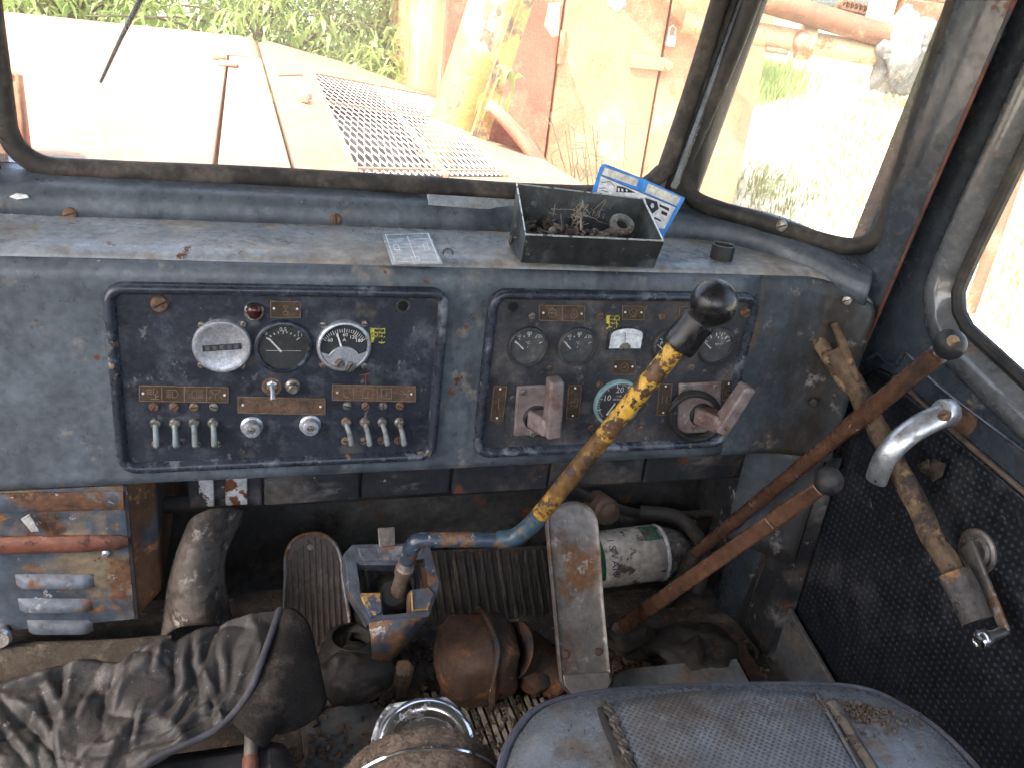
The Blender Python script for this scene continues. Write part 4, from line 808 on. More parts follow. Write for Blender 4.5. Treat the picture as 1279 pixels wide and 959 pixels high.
b = B(); b.tube([f, A(f[0] - .02, f[1] + .03, FZ)], .014); put(b, 'pivot_bracket', MT['grime'], t)

# wooden stick between door and levers
s0, s1 = PX(1046, 440, .832), PX(1222, 775, .868)
st = thing('wooden_stick', 'old split wooden stick leaning against the door lining behind the silver handle', 'stick', s1)
n_ = 26; pts = [s0 + (s1 - s0) * i / n_ + A(0, .003 * mnoise.noise((i * .35, 0, 0)), .003 * mnoise.noise((0, i * .35, 5))) for i in range(n_ + 1)]
def stickmesh(pts, rad, n=22, seed=0):
    b = B(); vs = []; d = unit(pts[-1] - pts[0]); a = unit(np.cross(d, X_)); c = np.cross(d, a)
    for i, p in enumerate(pts):
        for k in range(n):
            th = 2 * math.pi * k / n; rr = rad[i] * (1 + .22 * mnoise.noise((math.cos(th) * 1.6, math.sin(th) * 1.6, i * .3 + seed)) + .2 * mnoise.noise((math.cos(th) * 4, math.sin(th) * 4, i * .6 + seed)))
            vs.append(p + (a * math.cos(th) + c * math.sin(th)) * rr)
    fs = [(i * n + k, i * n + (k + 1) % n, (i + 1) * n + (k + 1) % n, (i + 1) * n + k) for i in range(len(pts) - 1) for k in range(n)]
    fs += [tuple(range(n)), tuple((len(pts) - 1) * n + k for k in range(n))]
    b.add(vs, fs); return b
put(stickmesh(pts[:-3], [.0145 + .0022 * mnoise.noise((i * .7, 2, 0)) for i in range(n_ - 2)]), 'shaft', MT['wood'], st, smooth=70)
put(stickmesh(pts[-5:], [.019, .0195, .019, .0188, .0182], seed=9), 'bark_free_end', worn('grey_bare_wood', (.065, .058, .052), .3, 20, [((.24, .12, .05), 12, .56, .66, .8, 0), ((.03, .025, .02), 30, .6, .68, .9, 0)], .75, bump=.6), st, smooth=70)
q0, q1 = PX(1021, 425, .828), PX(1062, 492, .828); put(stickmesh([q0 + (q1 - q0) * i / 6 for i in range(7)], [.010, .0115, .012, .0115, .010, .008, .004], 12, 3), 'splinter', MT['woodtip'], st, smooth=70)
q0, q1 = PX(1043, 406, .834), PX(1072, 478, .832); put(stickmesh([q0 + (q1 - q0) * i / 6 for i in range(7)], [.006, .0065, .007, .0065, .006, .005, .003], 12, 6), 'splinter', MT['wood'], st, smooth=70)

# pedals
def plane_thing(p, n): return lambda u, v, h=0: PN(u, v, p, n) + unit(n) * h
def rounded(path): return path
pn = unit(A(0, -.8, .6)); PA = plane_thing(PZ(720, 750, .275), pn)
pe = thing('long_pedal', 'long worn bare-steel pedal with rounded ends right of the gear lever foot', 'pedal', PA(735, 865))
out = smoothpath([(683, 650), (688, 636), (702, 628), (718, 626), (734, 631), (744, 644), (748, 665), (754, 750), (762, 838), (763, 852), (754, 864), (736, 869), (714, 867), (703, 855), (700, 838), (692, 750)], 4, True)
b = B(); cc = np.mean(out, 0)
sc_ = lambda k_: [tuple(cc + (np.array(p) - cc) * A(1 - (1 - k_), 1 - (1 - k_) * .28)) for p in out]
L = [[PA(*p, -.008) for p in out], [PA(*p, .003) for p in out], [PA(*p, .0045) for p in sc_(.975)], [PA(*p, .002) for p in sc_(.93)], [PA(*p, .0) for p in sc_(.85)], [PA(*p, -.001) for p in sc_(.4)], [PA(*p, -.001) for p in sc_(.05)]]
b.loops(L, cap0=True, cap1=True); put(b, 'tread', MT['pedal'], pe, smooth=50)
b = B(); b.prism([PA(*p, .006) for p in [(702, 842), (759, 838), (763, 852), (754, 864), (736, 869), (714, 867), (704, 855)]], -pn * .004); put(b, 'heel_lip', MT['pedal'], pe, bevel=.002)
for u, v in ((707, 817), (748, 814)): b = B(); b.lathe(PA(u, v, 0), pn, [(.0065, 0), (.0055, .002), (0, .003)], 14); put(b, 'rivet', MT['casting'], pe)
b = B(); b.tube([PA(720, 700, -.01), PA(715, 640, -.06), PA(720, 640, -.12)], .011); put(b, 'arm', MT['grime'], pe); b = B(); b.tube([PA(735, 855, -.01), PA(735, 868, -.06)], .012); put(b, 'heel_pivot', MT['grime'], pe)
PB = plane_thing(PZ(395, 720, .24), pn)
pb = thing('ribbed_pedal', 'brown ribbed pedal with rounded top beside the grey cloth', 'pedal', PB(400, 800))
out = smoothpath([(357, 715), (358, 692), (367, 675), (385, 667), (404, 668), (419, 680), (426, 698), (428, 720), (434, 806), (362, 812)], 4, True)
b = B(); b.prism([PB(*p) for p in out], -pn * .012); put(b, 'plate', MT['pedalrib'], pb, bevel=.001)
b = B(); b.tube([PB(*p, .001) for p in out], .0032, 8, closed=True); put(b, 'rim', MT['pedal'], pb)
for i in range(9):
    s_ = (i + .5) / 9; u0 = 359 + s_ * 67; v0 = 671 + 34 * abs(s_ - .5) ** 1.6 * 3; b = B(); b.bar(PB(u0, v0, .001), PB(u0 + 5, 806, .001), .0042, .004, pn); put(b, 'rib', MT['pedalrib'], pb, bevel=.0012, seg=1)
b = B(); b.lathe(PB(388, 683, 0), pn, [(.006, 0), (.005, .004), (0, .005)], 14); put(b, 'rivet', MT['pedal'], pb)
b = B(); b.tube([PB(395, 700, -.01), PB(395, 690, -.1)], .012); put(b, 'arm', MT['grime'], pb); b = B(); b.tube([PB(395, 760, -.01), PB(400, 830, -.05)], .012); put(b, 'heel_pivot', MT['grime'], pb)

# heater box under the left end of the dashboard
YH = 1.004
ht = thing('heater_box', 'rusted blue louvred heater box under the left end of the dashboard', 'heater', PY(80, 800, YH))
x0, x1, zt, zb = -.56, PY(163, 700, YH)[0], .496, .283
xr = PY(200, 700, YH + .02)[0]
b = B(); b.prism([A(x0, YH, zb), A(x1, YH, zb), A(x1, YH, zt), A(x0, YH, zt)], (0, .004, 0)); put(b, 'front_plate', MT['heater'], ht, bevel=.001)
b = B(); b.prism([A(x0, YH + .0041, zb), A(x1 + .004, YH + .0041, zb - .002), A(xr, YH + .035, zb + .02), A(xr + .004, YH + .25, zb + .03), A(x0, YH + .25, zb)], (0, 0, zt - zb)); put(b, 'casing', MT['rustheater'], ht, bevel=.004)
b = B(); b.bar(A(x1 + .002, YH + .001, zb), A(x1 + .002, YH + .001, zt), .004, .004, NV); put(b, 'seam', MT['dark'], ht)
bp_ = [PY(u, v, YH - .004) for u, v in [(-260, 682), (0, 681), (100, 679), (150, 677), (161, 676)]]
b = B(); b.tube(bp_, [.0125, .0125, .0125, .0105, .006], 14, up=Y_, flat=.6); put(b, 'rust_red_bead', MT['rustband'], ht)
bp_ = [PY(u, v, YH - .001) for u, v in [(-260, 630), (0, 628), (155, 625)]]
b = B(); b.tube(bp_, .014, 14, up=Y_, flat=.22); put(b, 'pressed_bead', MT['heater'], ht)
def louvre(u0, u1, v):
    a, c = PY(u0, v, YH), PY(u1, v, YH); ax = np.linspace(0, 1, 13); L = []
    for s_ in ax:
        k_ = math.sqrt(max(0, 1 - (2 * abs(s_ - .5)) ** 6)); p = a + (c - a) * s_
        L.append([p + Z_ * .010, p + Z_ * .008 + NV * .003 * k_, p + Z_ * .003 + NV * .007 * k_, p - Z_ * .003 + NV * .0095 * k_, p - Z_ * .0075 + NV * .0085 * k_, p - Z_ * .0085 + NV * .001, p - Z_ * .009])
    b = B(); b.loops(L, closed=False); put(b, 'louvre', MT['heaterl'], ht, smooth=50)
MT['heaterl'] = worn('louvre_paint', (.095, .11, .13), .25, 12, [((.13, .06, .028), 10, .5, .6, .8, 0), ((.26, .27, .28), 14, .6, .68, .5, 0), ((.05, .06, .08), 16, .56, .66, .6, 0)], .4, bump=.2)
louvre(20, 118, 725); louvre(24, 116, 755); louvre(35, 117, 782); louvre(-120, -20, 727); louvre(-120, -18, 757)
b = B(); b.lathe(PY(133, 690, YH), NV, [(.006, 0), (.0055, .004), (.003, .006), (0, .006)], 14); put(b, 'screw', MT['alu'], ht)
b = B(); b.lathe(PY(3, 784, YH), NV, [(.008, 0), (.008, .012), (.0145, .014), (.016, .02), (.013, .024), (.008, .023), (0, .0225)], 24); put(b, 'tap_knob', MT['alu'], ht)
b = B(); q = [PY(27, 647, YH - .006), PY(38, 641, YH - .012), PY(51, 662, YH - .008), PY(40, 663, YH - .013)]; b.prism(q, NV * .003); tag(put(b, 'plastic_shard', MT['clear'], bevel=.0006), 'small clear broken shard stuck to the heater box above its red bead', 'shard')
# cylindrical bolster below the heater
b = B(); pts = [PY(u, v, .985) for u, v in [(-300, 832), (-100, 832), (60, 828), (150, 824), (215, 818)]]; b.tube(smoothpath(pts, 5), .028, 20); tag(put(b, 'rolled_mat', MT['duct2'] if 'duct2' in MT else worn('brown_felt', (.05, .041, .032), .3, 20, [((.13, .11, .085), 30, .55, .7, .95, 0)], .95, bump=.6, bs=120)), 'thick brown felt roll lying between heater box and grey cloth', 'roll')
# bent leather flap (air duct) right of the heater
q = [[(303, 637), (300, 652), (283, 690), (281, 726), (290, 775)], [(285, 634), (276, 660), (262, 700), (262, 740), (270, 780)], [(262, 636), (252, 660), (240, 700), (240, 745), (246, 780)], [(243, 646), (232, 672), (222, 712), (222, 750), (222, 784)], [(236, 655), (222, 690), (211, 730), (206, 770), (202, 800)]]
dy = [.01, -.02, -.032, -.02, .015]
b = B(); L = [smoothpath([PY(u, v, 1.06 + dy[i] - .0004 * (v - 640) + .008 * mnoise.noise((u * .05, v * .03, 1))) for u, v in row], 5) for i, row in enumerate(q)]
L2 = [list(x) for x in zip(*[smoothpath([L[i][k] for i in range(5)], 4) for k in range(len(L[0]))])]
b.loops(L2, closed=False); tag(put(b, 'leather_flap', MT['duct'], solid=.004, smooth=70), 'curved grey-brown leather air duct flap hanging right of the heater box', 'duct')

# tin box on the ledge
T4 = [PZ(649, 233, .868), PZ(803, 250, .868), PZ(830, 301, .868), PZ(656, 294, .868)]
tn = A(0, 0, 1)
ZB = .8055
lo4 = [PZ(646, 268, .81), PZ(800, 285, ZB), PZ(818, 336, ZB), PZ(652, 329, ZB)]
f0, f1 = PZ(651, 328, ZB), PZ(816, 335, ZB)
tf0, tf1 = PY(657, 294, f0[1] - .012), PY(829, 302, f1[1] - .012)
bk = unit(A(f1[1] - f0[1], 0, 0) * 0 + np.cross(Z_, f1 - f0)); dpt = .085
tb0, tb1 = PN(646, 231, tf0 + bk * .10, bk), PN(804, 250, tf1 + bk * .10, bk)
b0, b1 = f0 + bk * .085 + X_ * .004, f1 + bk * .085 - X_ * .008
bx = thing('tin_box', 'open scratched black tin box of scrap hardware on the dashboard ledge', 'box', (f0 + f1) / 2)
def wallq(a, c, d, e, nm): b = B(); nrm = unit(np.cross(c - a, e - a)); b.prism([a, c, d, e], nrm * .0015); put(b, nm, MT['boxblack'], bx)
for nm, q in (('front_side', (f0, f1, tf1, tf0)), ('back_side', (b0, b1, tb1, tb0)), ('left_side', (f0, b0, tb0, tf0)), ('right_side', (f1, b1, tb1, tf1)), ('bottom', (f0 + Z_ * .001, f1 + Z_ * .001, b1 + Z_ * .001, b0 + Z_ * .001))): wallq(*q, nm)
b = B(); b.tube([tf0, tf1, tb1, tb0], .0017, 6, closed=True); put(b, 'bare_edge', MT['bareedge'], bx)
mid = lambda s, t, h: (1 - t) * ((1 - s) * f0 + s * f1) + t * ((1 - s) * b0 + s * b1) + Z_ * h
wc = mid(.82, .52, .045); wn = unit(A(-.05, -.62, .78)); b = B(); b.lathe(wc, wn, [(.0085, -.003), (.0085, .003), (.016, .003), (.0172, .002), (.0172, -.003), (.0085, -.003)], 36); tag(put(b, 'big_washer', MT['washer'], smooth=40), 'large grey steel washer lying in the tin box', 'washer')
b = B(); b.lathe(mid(.70, .5, .024), unit(A(.5, -.3, .6)), [(.014, -.012), (.010, .012), (.006, .02), (0, .02)], 18); tag(put(b, 'rubber_bung', MT['foam']), 'pale brown conical bung under the big washer in the tin box', 'bung')
b = B(); c_ = mid(.43, .4, .02); b.tube([c_ + A(.013 * math.cos(a), .009 * math.sin(a), .0008 * a) for a in np.linspace(0, 15, 70)], .0013, 6); tag(put(b, 'wire_coil', MT['screw']), 'small coil of pale wire in the middle of the tin box', 'coil')
b = B()
for i in range(200):
    s_, t_ = random.uniform(.04, .70), random.uniform(.1, .93); p = mid(s_, t_, random.uniform(.004, .040 - .02 * abs(s_ - .3))); d = unit(rng.normal(size=3) * A(1, 1, .4)); l_ = random.uniform(.006, .02); r_ = random.uniform(.0018, .0042)
    b.tube([p - d * l_ / 2, p + d * l_ / 2], r_, 6)
    if random.random() < .6: b.lathe(p + d * l_ / 2, d, [(0, 0), (r_ * 1.8, 0), (r_ * 1.8, r_ * 1.2), (0, r_ * 1.2)], 6)
tag(put(b, 'small_hardware', MT['smallrust'], smooth=40), 'heap of rusty bolts, nuts and scraps in the tin box', 'hardware', kind='stuff')
b = B()
for c_, n2, sp in ((mid(.5, .75, .05), 26, .005), (mid(.3, .75, .045), 6, .005), (mid(.68, .9, .052), 8, .005)):
    for i in range(n2): p = c_ + rng.normal(size=3) * sp * A(1, .5, 1); b.tube(smoothpath([p, p + rng.normal(size=3) * .006, p + rng.normal(size=3) * .009], 3), .0004, 4, caps=False)
b.tube([mid(.52, .5, .004), mid(.5, .62, .05)], .0012, 6)
tag(put(b, 'cotton_tuft', MT['fluff']), 'tuft of frayed cotton threads caught in the tin box', 'cotton tuft')
# blue card behind the box
cp0 = A(*(PY(750, 262, 1.135))); cnrm = unit(A(-.12, -.93, .34)); K = lambda u, v, h=0: PN(u, v, cp0, cnrm) + cnrm * h
cardq = [K(751, 206), K(856, 247), K(829, 297), K(738, 262)]
co = smoothpath([(740, 240), (750, 210), (753, 206), (758, 206), (806, 225), (856, 248), (855, 251), (829, 298), (790, 292), (734, 262)], 1, True)
b = B(); b.prism([K(*p) for p in co], -cnrm * .0012); cardo = put(b, 'blue_card', MT['cardblue']); tag(cardo, 'blue and white printed card standing behind the tin box', 'card')
def cardpart(pts, h, nm, m_): b = B(); b.prism([K(*p, h) for p in pts], cnrm * .0002); put(b, nm, MT[m_], cardo, smooth=0)
cardpart([(756, 210), (798, 225), (795, 234), (752, 219)], .0003, 'pale_field', 'cardpale'); cardpart([(810, 230), (851, 248), (845, 258), (806, 241)], .0003, 'pale_field', 'cardpale')
cardpart([(751, 221), (844, 260), (830, 287), (810, 284), (744, 249)], .0003, 'picture_field', 'cardwhite')
b = B(); b.ribbon([K(752, 221, .0008), K(846, 260, .0008)], .0008, cnrm, .0002)
for P in ([(752, 229), (762, 228), (768, 234)], [(748, 236), (756, 236)], [(752, 239), (760, 241)]): b.ribbon([K(*p, .0008) for p in P], .001, cnrm, .0002)
def blob(pts): b.prism([K(*p, .0006) for p in pts], cnrm * .0002)
blob([(771, 233), (780, 235), (795, 242), (770, 241)]); blob([(806, 248), (821, 253), (823, 262), (815, 268), (808, 256)]); blob([(824, 256), (836, 261), (836, 265), (824, 259)]); blob([(827, 264), (834, 267), (833, 271), (826, 268)]); blob([(818, 272), (826, 276), (826, 278), (817, 274)])
put(b, 'printed_picture', MT['ink'], cardo, smooth=0)
b = B(); blobw = [(815 + 2.2 * math.cos(a), 258 + 3.2 * math.sin(a)) for a in np.linspace(0, 6.28, 10)[:-1]]; b.prism([K(*p, .001) for p in blobw], cnrm * .0002)
for u in (773, 777.5, 783): b.prism([K(u - 1.3, 235.5 + (u - 773) * .2, .001), K(u + 1.3, 236.5 + (u - 773) * .2, .001), K(u + 1, 240.5, .001), K(u - 1, 240, .001)], cnrm * .0002)
put(b, 'printed_highlight', MT['cardwhite'], cardo, smooth=0)
# black ring on the ledge
c_ = PZ(901, 324, .803); b = B(); b.lathe(c_, Z_, [(.0148, 0), (.0165, 0), (.0165, .019), (.0158, .0205), (.0152, .0205), (.0148, .019), (.0148, 0)], 32); b.lathe(c_ + Z_ * .0203, Z_, [(.0163, 0), (.0166, .0008), (.0150, .0010), (.0147, .0)], 32, m=1); tag(put(b, 'pipe_ring', [MT['blackmat'], MT['pedal']], smooth=40), 'short black pipe ring standing on the right end of the ledge', 'ring')
# ============================================================ SEAT, CLOTH, FLOOR
ZS = .50
so = smoothpath([(618, 1010), (632, 950), (648, 917), (680, 886), (760, 868), (920, 860), (1060, 862), (1128, 888), (1185, 930), (1232, 985), (1275, 1060), (1180, 1230), (700, 1230), (600, 1090)], 6, True)
sp = np.array([PZ(u, v, ZS) for u, v in so]); scn = sp.mean(0)
seat = thing('driver_seat', 'grey-blue vinyl driver seat with perforated dirty centre panel and purple-grey piping', 'seat', A(scn[0], scn[1], FZ))
kz = [(1.0, -.13), (1.03, -.05), (1.02, -.012), (1.0, 0), (.97, .008), (.9, .013), (.75, .018), (.5, .022), (.25, .024), (.02, .024)]
def ztop(k_): return np.interp(k_, [k for k, _ in kz[::-1]][:-2], [z for _, z in kz[::-1]][:-2])
b = B(); b.loops([[scn + (p - scn) * k_ + Z_ * z for p in sp] for k_, z in kz[:4]]); put(b, 'side_band', MT['seatside'], seat, smooth=60)
b = B(); b.loops([[scn + (p - scn) * k_ + Z_ * z for p in sp] for k_, z in kz[3:]], cap1=True); put(b, 'cushion', MT['vinyl'], seat, smooth=70)
b = B(); b.tube([scn + (p - scn) * 1.012 + Z_ * .002 for p in sp], .0042, 10, closed=True); put(b, 'piping', MT['vinylpipe'], seat)
ang = np.arctan2(sp[:, 1] - scn[1], sp[:, 0] - scn[0]); rad = np.linalg.norm((sp - scn)[:, :2], axis=1); od = np.argsort(ang)
def onseat(u, v, h=0):
    p = PZ(u, v, ZS + .015)
    for _ in range(3):
        d = p - scn; k_ = np.linalg.norm(d[:2]) / np.interp(math.atan2(d[1], d[0]), np.r_[ang[od] - 2 * math.pi, ang[od], ang[od] + 2 * math.pi], np.tile(rad[od], 3)); p = PZ(u, v, ZS + ztop(k_))
    return p + Z_ * h
L = []
for t in np.linspace(0, 1, 14):
    a, c_ = (752 + 60 * t ** .8, 882 + 118 * t), (1014 + 76 * t, 868 + 132 * t)
    L.append([onseat(a[0] + (c_[0] - a[0]) * s, a[1] + (c_[1] - a[1]) * s - 10 * math.sin(math.pi * s) * (1 - t), .0022) for s in np.linspace(0, 1, 22)])
b = B(); b.loops(L, closed=False); put(b, 'centre_panel', MT['vinyldots'], seat, solid=.002, smooth=70)
def strip(l, r_, nm, m_, h): b = B(); b.loops([[onseat(*a, h * .3), onseat((a[0] + c_[0]) / 2, (a[1] + c_[1]) / 2, h), onseat(*c_, h * .3)] for a, c_ in zip(smoothpath([A(*p, 0) for p in l], 6), smoothpath([A(*p, 0) for p in r_], 6)) for a, c_ in [(a[:2], c_[:2])]], closed=False); put(b, nm, m_, seat, solid=.0015, smooth=60)
strip([(746, 886), (752, 906), (764, 935), (772, 965), (780, 1000)], [(756, 884), (768, 905), (783, 935), (793, 965), (801, 1000)], 'seam_gap', MT['grime'], .0026)
for k_ in range(3):
    b = B(); b.tube([onseat(u + 3 * k_ + 1.6 * math.sin(i * 1.3 + k_ * 2), v, .004 + .0015 * math.cos(i * 1.3 + k_ * 2)) for i, (u, v) in enumerate((752 + 44 * t ** .85, 882 + 118 * t) for t in np.linspace(0, 1, 40))], .0021, 6, jit=.2); put(b, 'torn_cord', MT['foam'], seat)
strip([(1016, 868), (1035, 900), (1052, 930), (1068, 960), (1090, 1000)], [(1022, 867), (1042, 900), (1059, 930), (1076, 960), (1098, 1000)], 'tape_seam', MT['greyplate'], .003)
strip([(1030, 880), (1048, 905), (1064, 932), (1082, 960), (1104, 1000)], [(1047, 876), (1062, 905), (1080, 935), (1096, 960), (1116, 1000)], 'torn_seam', MT['foam'], .006)
b = B(); 
for i in range(900):
    u = np.clip(rng.normal(1010, 60), 880, 1150); v = np.clip(875 + abs(rng.normal(0, 16)) + .15 * max(0, u - 1040), 868, 959)
    p = onseat(u, v, .002); s_ = random.uniform(.0006, .0018); b.box(p, (s_ * 2, s_ * 1.6, s_), np.linalg.qr(rng.normal(size=(3, 3)))[0])
for i in range(160):
    p = onseat(random.uniform(690, 1150), random.uniform(885, 959), .0015); s_ = random.uniform(.0004, .001); b.box(p, (s_ * 2, s_ * 1.6, s_), np.linalg.qr(rng.normal(size=(3, 3)))[0])
tag(put(b, 'seat_dirt', MT['dirt'], smooth=0), 'scattered brown dirt crumbs lying on the seat', 'dirt', kind='stuff')
b = B(); b.box((scn[0], scn[1] - .03, .23), (.34, .3, .28)); put(b, 'pedestal', MT['grime'], seat, bevel=.01)

# steel-plated fuzzy armrest between the seats
ar = thing('padded_armrest', 'steel end plate and brown fuzzy padding of an armrest between the seats', 'armrest', PZ(540, 930, .35))
an = unit(A(-.12, -.50, .86)); E = plane_thing(PZ(535, 905, .455), an)
out = smoothpath([(468, 945), (470, 912), (484, 886), (500, 880), (548, 874), (560, 876), (578, 894), (586, 908), (592, 945), (560, 975), (500, 985)], 3, True)
b = B(); b.prism([E(*p) for p in out], -an * .004); put(b, 'end_plate', MT['alu'], ar, bevel=.001)
b = B(); b.tube([E(*p, .0005) for p in out], .0022, 8, closed=True); put(b, 'plate_edge', MT['bareedge'], ar)
c_ = E(533, 938); e1_ = unit(np.cross(an, X_)); e2_ = np.cross(an, e1_); b = B(); b.tube([c_ + (e1_ * math.cos(t) + e2_ * math.sin(t)) * .040 + an * .003 for t in np.linspace(0, 2 * math.pi, 48, endpoint=False)], .0095, 14, closed=True, up=an); b.lathe(c_, an, [(.038, .002), (0, .003)], 32); put(b, 'chrome_ring', MT['chrome'], ar, smooth=70)
pt = PZ(532, 893, .49); pa = unit(A(-.12, -1, -.05)); pr_ = .080; c2 = pt - Z_ * pr_
rr_ = [(.0, .0), (.062, .0), (.074, .003), (.078, .010), (.0795, .02), (.080, .05), (.0795, .10), (.07, .125), (.05, .135), (0, .135)]
f1_ = unit(np.cross(pa, X_)); f2_ = np.cross(pa, f1_)
b = B(); b.lathe(c2, pa, rr_, 72)
vs = []
for p in b.v:
    p = np.array(p); q = p - c2; n_ = unit(q - pa * (q @ pa)); vs.append(tuple(p + n_ * (.004 * mnoise.noise(tuple(p * 45)) + .002 * mnoise.noise(tuple(p * 160)))))
b.v = vs; put(b, 'fuzzy_pad', MT['fuzzy'], ar, smooth=70, sub=1)
b = B()
for i in range(9000):
    a_ = random.uniform(0, 6.283); k_ = random.choice([2, 3, 3, 4, 4, 4, 5, 5, 5]); r_, h_ = rr_[k_]; t_ = random.random(); r2, h2 = rr_[k_ + 1]; r_ += (r2 - r_) * t_; h_ += (h2 - h_) * t_
    o_ = f1_ * math.cos(a_) + f2_ * math.sin(a_); p = c2 + o_ * (r_ - .001) + pa * h_; d = unit(o_ + rng.normal(size=3) * .7); s_ = unit(np.cross(d, rng.normal(size=3)))
    b.add([p, p + s_ * .0007, p + d * random.uniform(.002, .0055)], [(0, 1, 2)])
put(b, 'fuzz', MT['fuzzy'], ar, smooth=0, recalc=False)['kind'] = 'stuff'
b = B(); b.tube([c2 + (f1_ * math.cos(t) + f2_ * math.sin(t)) * .0825 + pa * .036 for t in np.linspace(0, 2 * math.pi, 60, endpoint=False)], .0032, 8, closed=True, up=pa, flat=.7); put(b, 'chrome_band', MT['chrome'], ar)
b = B(); b.tube([c2 + pa * .05 - Z_ * .05, c2 + pa * .05 + A(0, 0, -.32)], .03, 16); put(b, 'stem', MT['grime'], ar)

# crumpled dark cloth: jacket thrown over the left seat
def seg(p, a, c_): 
    a, c_ = A(*a), A(*c_); d = c_ - a; t = max(0, min(1, ((p - a) @ d) / (d @ d))); q = p - a - d * t; return np.linalg.norm(q), t, np.cross(d, p - a) / np.linalg.norm(d)
FOLDS = [((215, 790), (160, 850), 9, 16), ((165, 815), (140, 880), 7, 13), ((205, 800), (190, 835), 6, 9), ((235, 800), (225, 880), 8, 16), ((250, 790), (262, 900), 7, 14), ((262, 850), (285, 925), 6, 10), ((290, 800), (270, 915), 5, 12), ((320, 785), (275, 905), 5, 14), ((60, 850), (90, 920), 7, 16), ((95, 825), (80, 880), 6, 11), ((30, 880), (90, 935), 8, 18), ((110, 935), (180, 920), 7, 12), ((180, 885), (170, 930), 5, 9), ((200, 925), (265, 885), 6, 12), ((170, 948), (260, 915), 7, 12), ((120, 860), (95, 900), 5, 9), ((140, 795), (175, 800), 5, 9), ((20, 850), (110, 822), 6, 14), ((215, 905), (235, 870), 5, 8), ((75, 905), (85, 955), 5, 10), ((5, 900), (40, 955), 6, 12)]
ctop = [(-160, 880), (-60, 852), (0, 834), (40, 823), (90, 808), (118, 808), (150, 812), (172, 792), (196, 782), (214, 790), (240, 776), (290, 766), (330, 763), (348, 764)]
cbot = [(-160, 1130), (-60, 1110), (0, 1090), (40, 1080), (90, 1070), (118, 1060), (150, 1035), (168, 1000), (186, 960), (226, 936), (262, 918), (292, 894), (315, 862), (349, 768)]
tp_ = resample(np.array([A(*p, 0) for p in ctop]), 170, False)[:, :2]; bt_ = resample(np.array([A(*p, 0) for p in cbot]), 170, False)[:, :2]
def cz(u, v):
    p = A(u, v); h = .0
    wpx = p + 10 * A(mnoise.noise((u * .018, v * .018, 0)), mnoise.noise((u * .018, v * .018, 7)))
    for a, c_, amp, wid in FOLDS:
        dd, t, sg = seg(wpx, a, c_); wid *= .75; x = dd / wid; taper = math.sin(math.pi * (.12 + .76 * t))
        h += amp * .0016 * taper * (1.25 * math.exp(-2.0 * math.sqrt(x * x + .06)) - .55 * math.exp(-((sg / wid - 1.15) ** 2) * 5) * (1 if dd < wid * 2 else 0))
    rn = 0; h *= .8
    for k_, (s_, am, wd_) in enumerate(((.0075, .012, .09), (.014, .0045, .07), (.03, .0014, .09), (.055, .0003, .12))):
        q = (wpx[0] * s_ + wpx[1] * s_ * .45, wpx[1] * s_ * .75 - wpx[0] * s_ * .2)
        n1 = mnoise.noise((q[0], q[1], 3.1 + k_)); n2 = mnoise.noise((q[0] * .9 + 5, q[1] * .9, 13.7 + k_))
        rn += am * (.9 * math.exp(-math.sqrt(n1 * n1 + .0006) / wd_) - .9 * math.exp(-math.sqrt(n2 * n2 + .0003) / (wd_ * .7)) + .5 * n1)
    return h + rn
L = []
JP = A(0, .82, .33); JN = unit(A(.05, -.35, .94))
for s in np.linspace(0, 1, 130):
    row = []
    for k_ in range(170):
        u, v = tp_[k_] * (1 - s) + bt_[k_] * s; edge = min(1, s * 9); h = cz(u, v) * (.35 + .65 * edge)
        row.append(PN(u, v, JP, JN) + JN * (h - .05 * (1 - edge) ** 2))
    L.append(row)
jk = thing('cloth_jacket', 'crumpled dark grey cloth jacket with corded hem thrown at lower left', 'jacket', PN(150, 900, JP, JN) - Z_ * .05)
b = B(); b.loops(L, closed=False); put(b, 'cloth', MT['cloth'], jk, solid=.002, smooth=80)
hem = [r_[-1] for r_ in L[10:]] ; hem = [L[i][-1] for i in range(0, 130, 6)]
hp_ = [PN(u, v, JP, JN) + JN * (.010 + .006 * math.sin(i)) for i, (u, v) in enumerate([(349, 766), (338, 800), (322, 845), (312, 868), (292, 894), (262, 918), (226, 936), (188, 958), (170, 985)])]
b = B(); b.tube(smoothpath(hp_, 6), .0042, 12, jit=.04); put(b, 'corded_hem', MT['piping'], jk)
# lining visible beyond the hem (hood side turned down)
hr = [[(349, 766), (338, 800), (322, 845), (306, 880), (290, 905)], [(366, 768), (358, 800), (346, 845), (330, 885), (312, 930)], [(386, 784), (380, 815), (368, 850), (352, 890), (330, 935)], [(400, 822), (397, 840), (386, 865), (368, 892), (345, 910)], [(411, 858), (410, 866), (402, 880), (380, 894), (352, 903)]]
dn = [.008, .016, .006, -.012, -.03]
L = [smoothpath([PN(u, v, JP, JN) + JN * (dn[i] + .004 * mnoise.noise((u * .05, v * .05, 2))) for u, v in row], 5) for i, row in enumerate(hr)]
L2 = [smoothpath([L[i][k_] for i in range(5)], 4) for k_ in range(len(L[0]))]
b = B(); b.loops(L2, closed=False); put(b, 'lining', MT['clothdark'], jk, solid=.002, smooth=80)
b = B(); b.box((-.16, .62, .22), (.42, .34, .10)); b.box((-.16, .62, .13), (.3, .3, .10)); tag(put(b, 'left_seat_cushion', MT['seatside'], bevel=.03), 'low dark seat cushion hidden beneath the grey cloth jacket', 'seat cushion')
b = B(); p0, p1 = PN(314, 890, JP, JN) - Z_ * .03, PN(312, 975, JP, JN) - Z_ * .02
